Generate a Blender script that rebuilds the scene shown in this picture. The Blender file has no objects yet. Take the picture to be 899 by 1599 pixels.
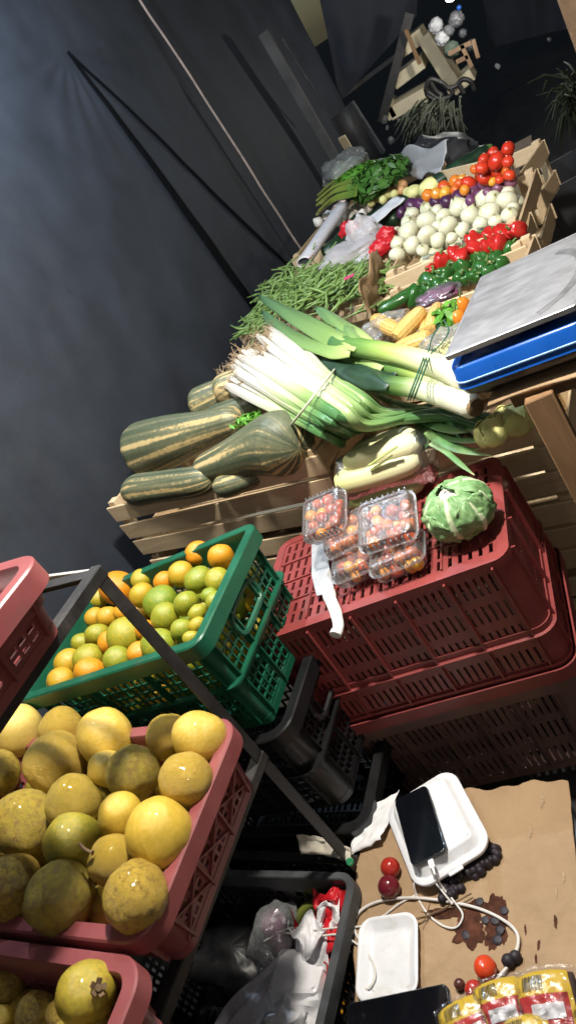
import bpy, math, random
import numpy as np
from mathutils import Vector, Matrix, Euler, noise
R = math.radians
random.seed(7)
S = bpy.context.scene
COL = S.collection

# ------------------------------------------------------------------ camera
F, CX, CY = 1180., 449.5, 799.5
_p, _r, _yaw = R(26.8), R(-34.4), R(32.)
CAM = Vector((0, 0, 1.52))
_f = Vector((0, math.cos(_p), -math.sin(_p))); _R = Vector((1, 0, 0)); _U = _R.cross(_f)
_rr = _R*math.cos(_r) + _U*math.sin(_r); _uu = -_R*math.sin(_r) + _U*math.cos(_r)
_Z = Matrix.Rotation(_yaw, 3, 'Z')
FW, RT, UP = _Z @ _f, _Z @ _rr, _Z @ _uu
def ray(x, y): return (RT*(x-CX) - UP*(y-CY) + FW*F)/F
def onz(x, y, z):
    d = ray(x, y); return CAM + d*((z-CAM.z)/d.z)
def ony(x, y, Y):
    d = ray(x, y); return CAM + d*((Y-CAM.y)/d.y)
def onpl(x, y, o, n):
    d = ray(x, y); return CAM + d*((o-CAM).dot(n)/d.dot(n))
def depth(P): return (P-CAM).dot(FW)
def rad(px, P): return px*depth(P)/F

cam = bpy.data.cameras.new('camera'); cam.sensor_fit = 'VERTICAL'; cam.sensor_height = 36
cam.lens = F/1599*36; cam.clip_start = .02; cam.clip_end = 400
co = bpy.data.objects.new('camera', cam); COL.objects.link(co)
co.matrix_world = Matrix(((RT.x, UP.x, -FW.x, CAM.x), (RT.y, UP.y, -FW.y, CAM.y), (RT.z, UP.z, -FW.z, CAM.z), (0, 0, 0, 1)))
cam.dof.use_dof = True; cam.dof.focus_distance = 1.5; cam.dof.aperture_fstop = 9
S.camera = co

# ------------------------------------------------------------------ materials
def new(name):
    m = bpy.data.materials.new(name); m.use_nodes = True
    nt = m.node_tree; b = nt.nodes['Principled BSDF']
    return m, nt, b
def N(nt, t, **kw):
    n = nt.nodes.new(t)
    for k, v in kw.items():
        if k in n.inputs: n.inputs[k].default_value = v
        else: setattr(n, k, v)
    return n
def c4(c): return (c[0], c[1], c[2], 1)
def coords(nt, stretch=(1, 1, 1), src='Object', rnd=True):
    tc = N(nt, 'ShaderNodeTexCoord')
    mp = N(nt, 'ShaderNodeMapping'); mp.inputs['Scale'].default_value = stretch
    nt.links.new(tc.outputs[src], mp.inputs['Vector'])
    if rnd:
        oi = N(nt, 'ShaderNodeObjectInfo')
        ml = N(nt, 'ShaderNodeMath', operation='MULTIPLY'); ml.inputs[1].default_value = 37.
        nt.links.new(oi.outputs['Random'], ml.inputs[0])
        cb = N(nt, 'ShaderNodeCombineXYZ')
        for i in range(3): nt.links.new(ml.outputs[0], cb.inputs[i])
        nt.links.new(cb.outputs[0], mp.inputs['Location'])
    return mp.outputs[0]
def noise_(nt, vec, scale, detail=4, rough=.55, dist=0):
    n = N(nt, 'ShaderNodeTexNoise'); n.inputs['Scale'].default_value = scale; n.inputs['Detail'].default_value = detail
    n.inputs['Roughness'].default_value = rough; n.inputs['Distortion'].default_value = dist
    nt.links.new(vec, n.inputs['Vector']); return n.outputs['Fac']
def ramp(nt, fac, stops):
    r = N(nt, 'ShaderNodeValToRGB'); e = r.color_ramp.elements
    while len(e) < len(stops): e.new(.5)
    for i, (p, c) in enumerate(stops):
        e[i].position = p; e[i].color = c4(c) if not isinstance(c, (int, float)) else (c, c, c, 1)
    nt.links.new(fac, r.inputs['Fac']); return r.outputs['Color']
def mix(nt, fac, a, b, mode='MIX'):
    m = N(nt, 'ShaderNodeMix', data_type='RGBA', blend_type=mode)
    for sock, v in ((m.inputs[0], fac), (m.inputs[6], a), (m.inputs[7], b)):
        if isinstance(v, (int, float)): sock.default_value = v
        elif isinstance(v, tuple): sock.default_value = c4(v)
        else: nt.links.new(v, sock)
    return m.outputs[2]
def bump(nt, b, h, strength=.3, dist=.002, prev=None):
    n = N(nt, 'ShaderNodeBump'); n.inputs['Strength'].default_value = strength; n.inputs['Distance'].default_value = dist
    nt.links.new(h, n.inputs['Height'])
    if prev is not None: nt.links.new(prev, n.inputs['Normal'])
    nt.links.new(n.outputs[0], b.inputs['Normal']); return n.outputs[0]
def rgh(nt, b, fac, lo, hi):
    mr = N(nt, 'ShaderNodeMapRange'); mr.inputs['To Min'].default_value = lo; mr.inputs['To Max'].default_value = hi
    nt.links.new(fac, mr.inputs['Value']); nt.links.new(mr.outputs[0], b.inputs['Roughness'])
def plain(name, col, rough=.5, var=.25, ns=25, bs=0, bscale=120, bdist=.001, metallic=0, spec=.5, coat=0, dirt=None, dirt_t=.6, stretch=(1, 1, 1), sss=0, scuff=0):
    m, nt, b = new(name); v = coords(nt, stretch)
    n1 = noise_(nt, v, ns, 6)
    lo = tuple(max(0, c*(1-var)) for c in col); hi = tuple(min(1, c*(1+var)) for c in col)
    base = ramp(nt, n1, [(.3, lo), (.7, hi)])
    if dirt is not None:
        n2 = noise_(nt, v, ns*.35, 8, .7, .4)
        base = mix(nt, ramp(nt, n2, [(dirt_t-.08, 0.), (dirt_t+.1, .75)]), base, tuple(dirt))
    if scuff:
        vs_ = coords(nt, (1, 7, 3)); n4 = noise_(nt, vs_, 30, 8, .75, .6)
        base = mix(nt, ramp(nt, n4, [(.60, 0.), (.72, scuff)]), base, tuple(min(1, c*.5+.14) for c in col))
        n5 = noise_(nt, v, 7, 8, .7, .8); base = mix(nt, ramp(nt, n5, [(.54, 0.), (.75, scuff*.9)]), base, (.10, .085, .075))
    nt.links.new(base, b.inputs['Base Color']); rgh(nt, b, n1, max(.02, rough-.1), min(1, rough+.12))
    b.inputs['Metallic'].default_value = metallic; b.inputs['Specular IOR Level'].default_value = spec
    b.inputs['Coat Weight'].default_value = coat
    if sss: b.inputs['Subsurface Weight'].default_value = sss; b.inputs['Subsurface Radius'].default_value = (.01, .005, .003); b.inputs['Subsurface Scale'].default_value = .6
    if bs: bump(nt, b, noise_(nt, v, bscale, 5), bs, bdist)
    return m
def wood(name, c1, c2, axis='x', dark=(.06, .03, .015), rough=.75):
    m, nt, b = new(name)
    st = {'x': (2.2, 22, 22), 'y': (22, 2.2, 22), 'z': (22, 22, 2.2)}[axis]
    v = coords(nt, st)
    gi = N(nt, 'ShaderNodeNewGeometry')
    ad = N(nt, 'ShaderNodeVectorMath', operation='ADD'); sc = N(nt, 'ShaderNodeVectorMath', operation='SCALE'); sc.inputs['Scale'].default_value = 53
    cb = N(nt, 'ShaderNodeCombineXYZ')
    for i in range(3): nt.links.new(gi.outputs['Random Per Island'], cb.inputs[i])
    nt.links.new(cb.outputs[0], sc.inputs[0]); nt.links.new(v, ad.inputs[0]); nt.links.new(sc.outputs[0], ad.inputs[1]); v2 = ad.outputs[0]
    g = noise_(nt, v2, 1.6, 8, .65, 1.2)
    base = ramp(nt, g, [(.25, c1), (.5, tuple((a+b2)/2 for a, b2 in zip(c1, c2))), (.72, c2)])
    k = noise_(nt, v2, .55, 3, .5, .3)
    base = mix(nt, ramp(nt, k, [(.64, 0.), (.74, .65)]), base, dark)
    isl = ramp(nt, gi.outputs['Random Per Island'], [(0, .72), (1, 1.12)])
    base = mix(nt, 1., base, isl, 'MULTIPLY')
    nt.links.new(base, b.inputs['Base Color']); b.inputs['Roughness'].default_value = rough; b.inputs['Specular IOR Level'].default_value = .25
    bump(nt, b, g, .35, .002)
    return m
def cyl(nt, ku=1., kv=1.):
    uv = N(nt, 'ShaderNodeUVMap'); sp = N(nt, 'ShaderNodeSeparateXYZ'); nt.links.new(uv.outputs[0], sp.inputs[0])
    a = N(nt, 'ShaderNodeMath', operation='MULTIPLY'); a.inputs[1].default_value = 2*math.pi; nt.links.new(sp.outputs[0], a.inputs[0])
    cb = N(nt, 'ShaderNodeCombineXYZ')
    oi = N(nt, 'ShaderNodeObjectInfo')
    for i, op in enumerate(('COSINE', 'SINE')):
        c = N(nt, 'ShaderNodeMath', operation=op); nt.links.new(a.outputs[0], c.inputs[0])
        k = N(nt, 'ShaderNodeMath', operation='MULTIPLY_ADD'); k.inputs[1].default_value = ku; nt.links.new(c.outputs[0], k.inputs[0])
        r3 = N(nt, 'ShaderNodeMath', operation='MULTIPLY'); r3.inputs[1].default_value = 61.; nt.links.new(oi.outputs['Random'], r3.inputs[0]); nt.links.new(r3.outputs[0], k.inputs[2])
        nt.links.new(k.outputs[0], cb.inputs[i])
    k = N(nt, 'ShaderNodeMath', operation='MULTIPLY'); k.inputs[1].default_value = kv; nt.links.new(sp.outputs[1], k.inputs[0]); nt.links.new(k.outputs[0], cb.inputs[2])
    return cb.outputs[0], sp.outputs[1]
def grad(name, stops, rough=.45, var=.25, ku=5, kv=1.2, bs=.2, ns=1.5, sss=0., spec=.5, streak=None):
    """colour along the tube (v), streaked along its length"""
    m, nt, b = new(name); vec, v = cyl(nt, ku, kv)
    n = noise_(nt, vec, ns, 5)
    ad = N(nt, 'ShaderNodeMath', operation='MULTIPLY_ADD'); ad.inputs[1].default_value = .16; nt.links.new(n, ad.inputs[0]); 
    sb = N(nt, 'ShaderNodeMath', operation='SUBTRACT'); sb.inputs[1].default_value = .08; nt.links.new(v, sb.inputs[0]); nt.links.new(sb.outputs[0], ad.inputs[2])
    base = ramp(nt, ad.outputs[0], stops)
    base = mix(nt, 1., base, ramp(nt, n, [(.3, 1-var), (.7, 1.)]), 'MULTIPLY')
    if streak is not None:
        n2 = noise_(nt, vec, ns*1.7, 4)
        base = mix(nt, ramp(nt, n2, [(.6, 0.), (.72, .7)]), base, streak)
    nt.links.new(base, b.inputs['Base Color']); b.inputs['Roughness'].default_value = rough; b.inputs['Specular IOR Level'].default_value = spec
    if sss: b.inputs['Subsurface Weight'].default_value = sss; b.inputs['Subsurface Radius'].default_value = (.01, .008, .004); b.inputs['Subsurface Scale'].default_value = .5
    if bs: bump(nt, b, n, bs, .0015)
    return m
def fruit(name, stops, rough=.4, amp=.4, ns=14, pores=0, wr=0, blot=None, blot_t=.6, coat=.0, sss=.05, fscale=1., spec=.5, speck=.5, bscl=1.6):
    """skin colour: ramp over (object colour red channel + noise); object colour green channel darkens blotches"""
    m, nt, b = new(name); v = coords(nt)
    oi = N(nt, 'ShaderNodeObjectInfo'); sp = N(nt, 'ShaderNodeSeparateColor'); nt.links.new(oi.outputs['Color'], sp.inputs[0])
    n = noise_(nt, v, ns, 5, .55, .3)
    a = N(nt, 'ShaderNodeMath', operation='MULTIPLY_ADD'); a.inputs[1].default_value = amp; nt.links.new(n, a.inputs[0])
    s = N(nt, 'ShaderNodeMath', operation='SUBTRACT'); s.inputs[1].default_value = amp*.5; nt.links.new(sp.outputs[0], s.inputs[0]); nt.links.new(s.outputs[0], a.inputs[2])
    base = ramp(nt, a.outputs[0], stops)
    if blot is not None:
        n2 = noise_(nt, v, ns*bscl, 8, .68, .5)
        ad = N(nt, 'ShaderNodeMath', operation='MULTIPLY_ADD'); ad.inputs[1].default_value = .3; nt.links.new(sp.outputs[1], ad.inputs[0]); nt.links.new(n2, ad.inputs[2])
        base = mix(nt, ramp(nt, ad.outputs[0], [(blot_t, 0.), (blot_t+.16, .85)]), base, blot)
        n3 = noise_(nt, v, ns*9, 3, .6)
        base = mix(nt, ramp(nt, n3, [(.66, 0.), (.74, speck)]), base, blot)
    nt.links.new(base, b.inputs['Base Color'])
    rgh(nt, b, n, max(.05, rough-.1), rough+.12)
    b.inputs['Coat Weight'].default_value = coat; b.inputs['Specular IOR Level'].default_value = spec
    if sss: b.inputs['Subsurface Weight'].default_value = sss; b.inputs['Subsurface Radius'].default_value = (.012, .006, .003); b.inputs['Subsurface Scale'].default_value = .5
    prev = None
    if pores: prev = bump(nt, b, noise_(nt, v, 330, 2), pores, .0006)
    if wr:
        w = noise_(nt, v, 24, 3, .5, 2.2); prev = bump(nt, b, w, wr, .004, prev)
    return m
def clear(name, tint=(.95, .96, .97), rough=.08, refl=.5, milky=.06, mcol=(.8, .82, .85), bs=.0, bscale=40):
    m, nt, b = new(name); nt.nodes.remove(b); out = nt.nodes['Material Output']
    tr = N(nt, 'ShaderNodeBsdfTransparent'); tr.inputs[0].default_value = c4(tint)
    gl = N(nt, 'ShaderNodeBsdfGlossy'); gl.inputs['Roughness'].default_value = rough
    df = N(nt, 'ShaderNodeBsdfDiffuse'); df.inputs[0].default_value = c4(mcol)
    lw = N(nt, 'ShaderNodeFresnel'); lw.inputs['IOR'].default_value = 1.5
    mx = N(nt, 'ShaderNodeMixShader'); m2 = N(nt, 'ShaderNodeMixShader'); m2.inputs[0].default_value = milky
    ml = N(nt, 'ShaderNodeMath', operation='MULTIPLY_ADD', use_clamp=True); ml.inputs[1].default_value = refl*1.6; ml.inputs[2].default_value = .02; nt.links.new(lw.outputs[0], ml.inputs[0])
    nt.links.new(ml.outputs[0], mx.inputs[0]); nt.links.new(tr.outputs[0], mx.inputs[1]); nt.links.new(gl.outputs[0], mx.inputs[2])
    nt.links.new(mx.outputs[0], m2.inputs[1]); nt.links.new(df.outputs[0], m2.inputs[2]); nt.links.new(m2.outputs[0], out.inputs[0])
    if bs:
        v = coords(nt); bn = N(nt, 'ShaderNodeBump'); bn.inputs['Strength'].default_value = bs; bn.inputs['Distance'].default_value = .004
        nt.links.new(noise_(nt, v, bscale, 4, .6, 1.), bn.inputs['Height'])
        for s_ in (gl, lw, df): nt.links.new(bn.outputs[0], s_.inputs['Normal'])
    return m
def emit(name, col, st):
    m, nt, b = new(name); b.inputs['Emission Color'].default_value = c4(col); b.inputs['Emission Strength'].default_value = st; b.inputs['Base Color'].default_value = c4(col); return m

M = {}
M['tarp'] = plain('dark_tarp_cloth', (.027, .0325, .044), .72, .22, 5, .35, 420, .0012, spec=.35, dirt=(.038, .043, .052), dirt_t=.58)
def _weave():
    m = M['tarp']; nt = m.node_tree; b = nt.nodes['Principled BSDF']; src = b.inputs['Base Color'].links[0].from_socket
    v = coords(nt); n = noise_(nt, v, 520, 2, .5); n2 = noise_(nt, coords(nt, (3, 3, 22)), 5, 8, .75, .3)
    base = mix(nt, 1., src, ramp(nt, n, [(.3, .72), (.7, 1.25)]), 'MULTIPLY')
    base = mix(nt, ramp(nt, n2, [(.62, 0.), (.74, .55)]), base, (.055, .06, .068)); nt.links.new(base, b.inputs['Base Color'])
_weave()
M['tarp_far'] = plain('dark_blue_tarp', (.02, .025, .04), .75, .3, 4)
M['seam'] = plain('pale_seam_cord', (.34, .27, .24), .8)
M['ground'] = plain('dark_trodden_ground', (.028, .025, .024), .85, .5, 5, .6, 30, .01, dirt=(.045, .04, .036))
M['wood_x'] = wood('pine_slats', (.62, .46, .28), (.80, .64, .42), 'x')
M['wood_y'] = wood('pine_end_slats', (.48, .34, .20), (.63, .47, .29), 'y')
M['wood_z'] = wood('pine_corner_posts', (.58, .43, .26), (.72, .56, .36), 'z')
M['wood_dk'] = wood('stained_timber', (.15, .085, .042), (.26, .15, .075), 'z')
M['wood_bench'] = wood('weathered_bench_timber', (.12, .075, .045), (.2, .13, .08), 'y')
M['red'] = plain('dull_red_plastic', scuff=.5, col=(.235, .042, .040), rough=.42, var=.14, ns=14, bs=.12, bscale=90, dirt=(.20, .05, .046), dirt_t=.62)
M['pink'] = plain('faded_red_plastic', scuff=.5, col=(.24, .062, .064), rough=.42, var=.12, ns=16, bs=.1, bscale=90, dirt=(.3, .09, .085), dirt_t=.64)
M['brown'] = plain('brown_plastic', scuff=.5, col=(.15, .082, .068), rough=.45, var=.2, ns=16, bs=.1, bscale=90)
M['green'] = plain('bottle_green_plastic', scuff=.5, col=(.007, .088, .046), rough=.38, var=.2, ns=14, bs=.1, bscale=90, dirt=(.03, .12, .08), dirt_t=.66)
M['black'] = plain('black_plastic', scuff=.25, col=(.010, .010, .011), rough=.33, var=.2, ns=16, bs=.1, bscale=90)
M['steel_blk'] = plain('black_painted_steel', scuff=.5, col=(.018, .017, .017), rough=.5, var=.35, ns=30, bs=.3, bscale=150, dirt=(.05, .042, .038), dirt_t=.66)
M['greyedge'] = plain('grey_worn_plastic', (.055, .06, .065), .5, .3, 22)
M['card'] = plain('brown_paper_cardboard', (.34, .225, .125), .8, .1, 9, .7, 14, .012, dirt=(.27, .17, .085), dirt_t=.62)
M['card_edge'] = plain('corrugated_edge', (.36, .25, .15), .85, .3, 200)
M['foam'] = plain('white_foam', (.74, .75, .78), .42, .03, 60, .2, 260, .0008, spec=.4, dirt=(.58, .54, .47), dirt_t=.63)
M['white'] = plain('white_plastic', (.78, .77, .75), .35, .06, 40)
M['paper'] = plain('white_tissue', (.78, .78, .79), .85, .05, 40, .5, 40, .004)
M['glassblk'] = plain('black_phone_glass', (.004, .005, .007), .06, .1, 5, coat=.3)
M['phone_edge'] = plain('phone_edge', (.10, .11, .12), .28, .1, 40, metallic=.6)
M['steel'] = plain('scuffed_steel', (.46, .46, .48), .44, .07, 22, .1, 40, metallic=.8, stretch=(1, 2.2, 1), dirt=(.30, .30, .31), dirt_t=.55)
M['blade'] = plain('knife_steel', (.55, .55, .55), .45, .08, 30, metallic=.55)
M['blue'] = plain('glossy_blue_plastic', (.006, .075, .36), .28, .08, 20, coat=.3)
M['cherry'] = fruit('cherry_tomato_skin', [(0, (.26, .02, .012)), (.45, (.42, .065, .02)), (.8, (.60, .24, .03)), (1, (.66, .38, .05))], .22, .25, 20, coat=.2)
M['clear'] = clear('clear_clamshell_plastic', rough=.14, refl=.75, milky=.09, bs=.5, bscale=60)
M['film'] = clear('clear_film', rough=.12, refl=.55, milky=.07, bs=1., bscale=26)
M['bagfilm'] = clear('thin_shiny_film', rough=.14, refl=.5, milky=.02, bs=1., bscale=30)
M['bagmilky'] = clear('milky_plastic_bag', rough=.3, refl=.3, milky=.42, mcol=(.72, .69, .72), bs=.9, bscale=22)
M['bagclear'] = clear('thin_clear_bag', rough=.2, refl=.5, milky=.2, mcol=(.6, .62, .62), bs=1., bscale=24)
M['tang'] = fruit('tangerine_skin', [(0, (.085, .19, .018)), (.25, (.20, .27, .022)), (.5, (.42, .33, .024)), (.75, (.62, .28, .015)), (1, (.68, .23, .010))], .34, .65, 7, pores=.6, coat=.1, blot=(.30, .16, .03), blot_t=.8, sss=0)
M['pass'] = fruit('passion_fruit_skin', [(0, (.28, .27, .035)), (.3, (.48, .36, .04)), (.65, (.66, .44, .055)), (1, (.74, .55, .15))], .33, .75, 7, pores=.05, wr=.35, blot=(.27, .15, .035), blot_t=.70, coat=.3, spec=.5, speck=.08, bscl=.55, sss=.02)
M['passw'] = fruit('wrinkled_passion_fruit_skin', [(0, (.27, .25, .03)), (.3, (.44, .32, .04)), (.65, (.58, .38, .05)), (1, (.66, .47, .11))], .34, .75, 7, pores=.05, wr=.8, blot=(.24, .14, .035), blot_t=.66, coat=.3, speck=.12, bscl=.7, sss=.02)
M['tomato'] = fruit('tomato_skin', [(0, (.50, .022, .010)), (.4, (.60, .05, .016)), (.7, (.68, .17, .02)), (1, (.70, .36, .04))], .24, .25, 16, coat=.2)
M['purple'] = fruit('purple_onion_skin', [(0, (.028, .012, .030)), (.5, (.11, .028, .10)), (1, (.24, .10, .15))], .3, .3, 14, coat=.1)
M['plum'] = fruit('dark_red_fruit_skin', [(0, (.035, .015, .03)), (.4, (.16, .012, .018)), (.75, (.42, .03, .02)), (1, (.52, .12, .03))], .22, .25, 22, coat=.2)
M['onion'] = grad('white_onion_skin', [(0, (.50, .46, .30)), (.12, (.68, .68, .50)), (.7, (.73, .72, .54)), (.88, (.62, .66, .40)), (1, (.22, .16, .06))], .28, .12, 9, .4, .1, sss=.12)
M['squash'] = None
M['pepper'] = plain('green_pepper_skin', (.022, .10, .018), .22, .35, 14, coat=.3)
M['pepper_red'] = plain('red_pepper_skin', (.44, .018, .014), .22, .25, 14, coat=.3)
M['stem'] = plain('green_stalk', (.10, .18, .04), .5, .3, 40)
M['stembr'] = plain('dry_stalk', (.16, .10, .05), .8, .3, 40)
M['cuke'] = plain('dark_green_zucchini', (.012, .035, .016), .32, .5, 22, stretch=(1, 1, 1))
M['leek'] = grad('leek_stalk', [(0, (.60, .56, .40)), (.05, (.64, .63, .50)), (.32, (.56, .60, .31)), (.52, (.34, .46, .11)), (.7, (.13, .26, .055)), (1, (.055, .16, .055))], .4, .22, 7, .5, .2, sss=.1)
M['leekleaf'] = grad('leek_leaf', [(0, (.45, .55, .20)), (.35, (.20, .33, .10)), (1, (.09, .20, .10))], .42, .25, 6, .4, .25)
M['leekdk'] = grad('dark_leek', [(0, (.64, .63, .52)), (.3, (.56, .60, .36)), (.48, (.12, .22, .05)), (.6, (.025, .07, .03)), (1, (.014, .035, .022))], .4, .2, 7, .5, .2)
M['scal'] = grad('spring_onion_stalk', [(0, (.58, .48, .36)), (.05, (.60, .58, .52)), (.3, (.64, .63, .55)), (.5, (.54, .58, .37)), (.64, (.26, .40, .14)), (.8, (.07, .19, .06)), (1, (.05, .14, .05))], .38, .2, 5, .6, .2, sss=.1)
M['scalleaf'] = grad('spring_onion_leaf', [(0, (.36, .50, .2)), (.5, (.10, .25, .08)), (.9, (.16, .27, .10)), (1, (.45, .42, .2))], .45, .35, 3, .8, .2)
M['roots'] = plain('dry_roots', (.30, .215, .13), .9, .35, 40)
M['bean'] = plain('green_bean_skin', (.155, .255, .07), .42, .3, 20)
M['leaf'] = plain('herb_leaf', (.05, .15, .022), .5, .45, 30)
M['leafb'] = plain('basil_leaf', (.10, .30, .03), .45, .4, 40)
M['celery'] = grad('celery_stalk', [(0, (.42, .48, .12)), (.5, (.32, .42, .07)), (1, (.14, .26, .04))], .42, .25, 5, .5, .25)
M['corn'] = None
M['husk'] = grad('corn_husk', [(0, (.62, .66, .26)), (.3, (.78, .74, .40)), (1, (.80, .76, .50))], .5, .18, 9, .35, .6, sss=.08)
M['huskgr'] = grad('green_corn_husk', [(0, (.46, .54, .20)), (1, (.40, .42, .20))], .5, .3, 9, .35, .5)
M['cauleaf'] = None
M['curd'] = plain('cauliflower_curd', (.74, .72, .58), .7, .08, 60, 1., 90, .006)
M['cabbage'] = plain('pale_yellow_cabbage_leaf', (.74, .72, .30), .5, .3, 18, .4, 30, .004)
M['rubber'] = plain('rubber_band', (.55, .55, .42), .6)
M['string'] = plain('green_string', (.02, .085, .05), .6, .3, 60)
M['garlic'] = plain('garlic_skin', (.74, .71, .66), .5, .15, 30)
M['orangeish'] = plain('pale_orange_skin', (.66, .36, .16), .4, .25, 20)
M['greytarp'] = plain('grey_tarpaulin', (.36, .365, .38), .55, .12, 6, .3, 14, .01)
M['redbag'] = plain('red_print_bag', (.50, .012, .02), .35, .12, 12, .5, 26, .006)
M['whitebag'] = plain('white_plastic_bag', (.72, .71, .73), .35, .06, 12, .6, 24, .006)
M['pack_y'] = plain('yellow_wrapper', (.60, .40, .03), .25, .06, 14, .4, 30, .004, coat=.3)
M['pack_r'] = plain('red_wrapper_print', (.42, .02, .02), .25, .1, 14, .3, 30, .003, coat=.3)
M['bun'] = plain('brown_bread', (.075, .035, .024), .5, .3, 24, .3, 40, coat=.2)
M['ink'] = plain('black_print', (.02, .02, .01), .5)
M['grey_lab'] = plain('grey_white_label', (.58, .57, .60), .45, .1, 40)
M['stain'] = plain('dark_juice_stain', (.075, .028, .016), .8, .6, 60, spec=.12)
M['furn'] = plain('pale_board_furniture', (.66, .58, .40), .6, .12, 6)
M['darkpanel'] = plain('dark_grey_panel', (.035, .037, .042), .55, .3, 5)
M['bluebot'] = plain('blue_label', (.01, .08, .35), .4)
M['hay'] = plain('dried_herb', (.04, .047, .028), .8, .5, 30)
M['plant'] = plain('dark_plant_leaf', (.022, .028, .010), .6, .5, 30)
M['bluewire'] = plain('blue_cord', (.02, .12, .28), .5)
M['cable'] = plain('white_cable', (.66, .63, .59), .42, .08, 60)
M['pinkpaper'] = plain('pinkish_paper', (.60, .47, .44), .7, .1, 30)
M['green_lid'] = plain('green_lid', (.02, .24, .10), .4)

def squash_mat():
    m, nt, b = new('striped_squash_skin'); vec, v = cyl(nt, 1.9, .5)
    n = noise_(nt, vec, 1.9, 3, .5, .2)
    vo = coords(nt); f = noise_(nt, vo, 80, 6, .75)
    a = N(nt, 'ShaderNodeMath', operation='MULTIPLY_ADD'); a.inputs[1].default_value = .34; nt.links.new(f, a.inputs[0])
    s = N(nt, 'ShaderNodeMath', operation='SUBTRACT'); s.inputs[1].default_value = .17; nt.links.new(n, s.inputs[0]); nt.links.new(s.outputs[0], a.inputs[2])
    oi = N(nt, 'ShaderNodeObjectInfo'); sp = N(nt, 'ShaderNodeSeparateColor'); nt.links.new(oi.outputs['Color'], sp.inputs[0])
    a2 = N(nt, 'ShaderNodeMath', operation='ADD'); nt.links.new(a.outputs[0], a2.inputs[0]); nt.links.new(sp.outputs[0], a2.inputs[1])
    base = ramp(nt, a2.outputs[0], [(.34, (.045, .062, .036)), (.52, (.105, .118, .07)), (.60, (.15, .15, .085)), (.66, (.46, .35, .16)), (.85, (.52, .40, .22))])
    nt.links.new(base, b.inputs['Base Color']); b.inputs['Roughness'].default_value = .48; b.inputs['Specular IOR Level'].default_value = .4
    bump(nt, b, a.outputs[0], .35, .004); return m
M['squash'] = squash_mat()
def corn_mat():
    m, nt, b = new('corn_kernels')
    uv = N(nt, 'ShaderNodeUVMap'); mp = N(nt, 'ShaderNodeMapping'); mp.inputs['Scale'].default_value = (16, 34, 1); nt.links.new(uv.outputs[0], mp.inputs[0])
    vo = N(nt, 'ShaderNodeTexVoronoi'); vo.inputs['Scale'].default_value = 1.; vo.inputs['Randomness'].default_value = .25; nt.links.new(mp.outputs[0], vo.inputs[0])
    base = ramp(nt, vo.outputs['Distance'], [(.2, (.76, .52, .17)), (.55, (.60, .36, .10)), (.8, (.34, .18, .05))])
    nt.links.new(base, b.inputs['Base Color']); b.inputs['Roughness'].default_value = .35
    iv = N(nt, 'ShaderNodeMath', operation='SUBTRACT'); iv.inputs[0].default_value = 1; nt.links.new(vo.outputs['Distance'], iv.inputs[1]); bump(nt, b, iv.outputs[0], .7, .004); return m
M['corn'] = corn_mat()
def leafvein_mat():
    m, nt, b = new('cauliflower_leaf')
    uv = N(nt, 'ShaderNodeUVMap'); sp = N(nt, 'ShaderNodeSeparateXYZ'); nt.links.new(uv.outputs[0], sp.inputs[0])
    s = N(nt, 'ShaderNodeMath', operation='SUBTRACT'); s.inputs[1].default_value = .5; nt.links.new(sp.outputs[0], s.inputs[0])
    ab = N(nt, 'ShaderNodeMath', operation='ABSOLUTE'); nt.links.new(s.outputs[0], ab.inputs[0])
    # side veins: sin((v - |u|*1.2)*freq)
    k = N(nt, 'ShaderNodeMath', operation='MULTIPLY_ADD'); k.inputs[1].default_value = -1.1; nt.links.new(ab.outputs[0], k.inputs[0]); nt.links.new(sp.outputs[1], k.inputs[2])
    v3 = coords(nt); nz = noise_(nt, v3, 26, 5)
    k2 = N(nt, 'ShaderNodeMath', operation='MULTIPLY_ADD'); k2.inputs[1].default_value = .12; nt.links.new(nz, k2.inputs[0]); nt.links.new(k.outputs[0], k2.inputs[2])
    fr = N(nt, 'ShaderNodeMath', operation='MULTIPLY'); fr.inputs[1].default_value = 42; nt.links.new(k2.outputs[0], fr.inputs[0])
    sn = N(nt, 'ShaderNodeMath', operation='SINE'); nt.links.new(fr.outputs[0], sn.inputs[0])
    base = ramp(nt, nz, [(.3, (.10, .24, .08)), (.55, (.19, .35, .14)), (.75, (.32, .46, .22))])
    base = mix(nt, ramp(nt, sn.outputs[0], [(.9, 0.), (.99, .4)]), base, (.46, .58, .34))
    base = mix(nt, ramp(nt, ab.outputs[0], [(.02, .9), (.055, 0.)]), base, (.60, .68, .44))
    nt.links.new(base, b.inputs['Base Color']); b.inputs['Roughness'].default_value = .5
    p = bump(nt, b, sn.outputs[0], .08, .001); bump(nt, b, nz, .6, .006, p); return m
M['cauleaf'] = leafvein_mat()

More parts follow.
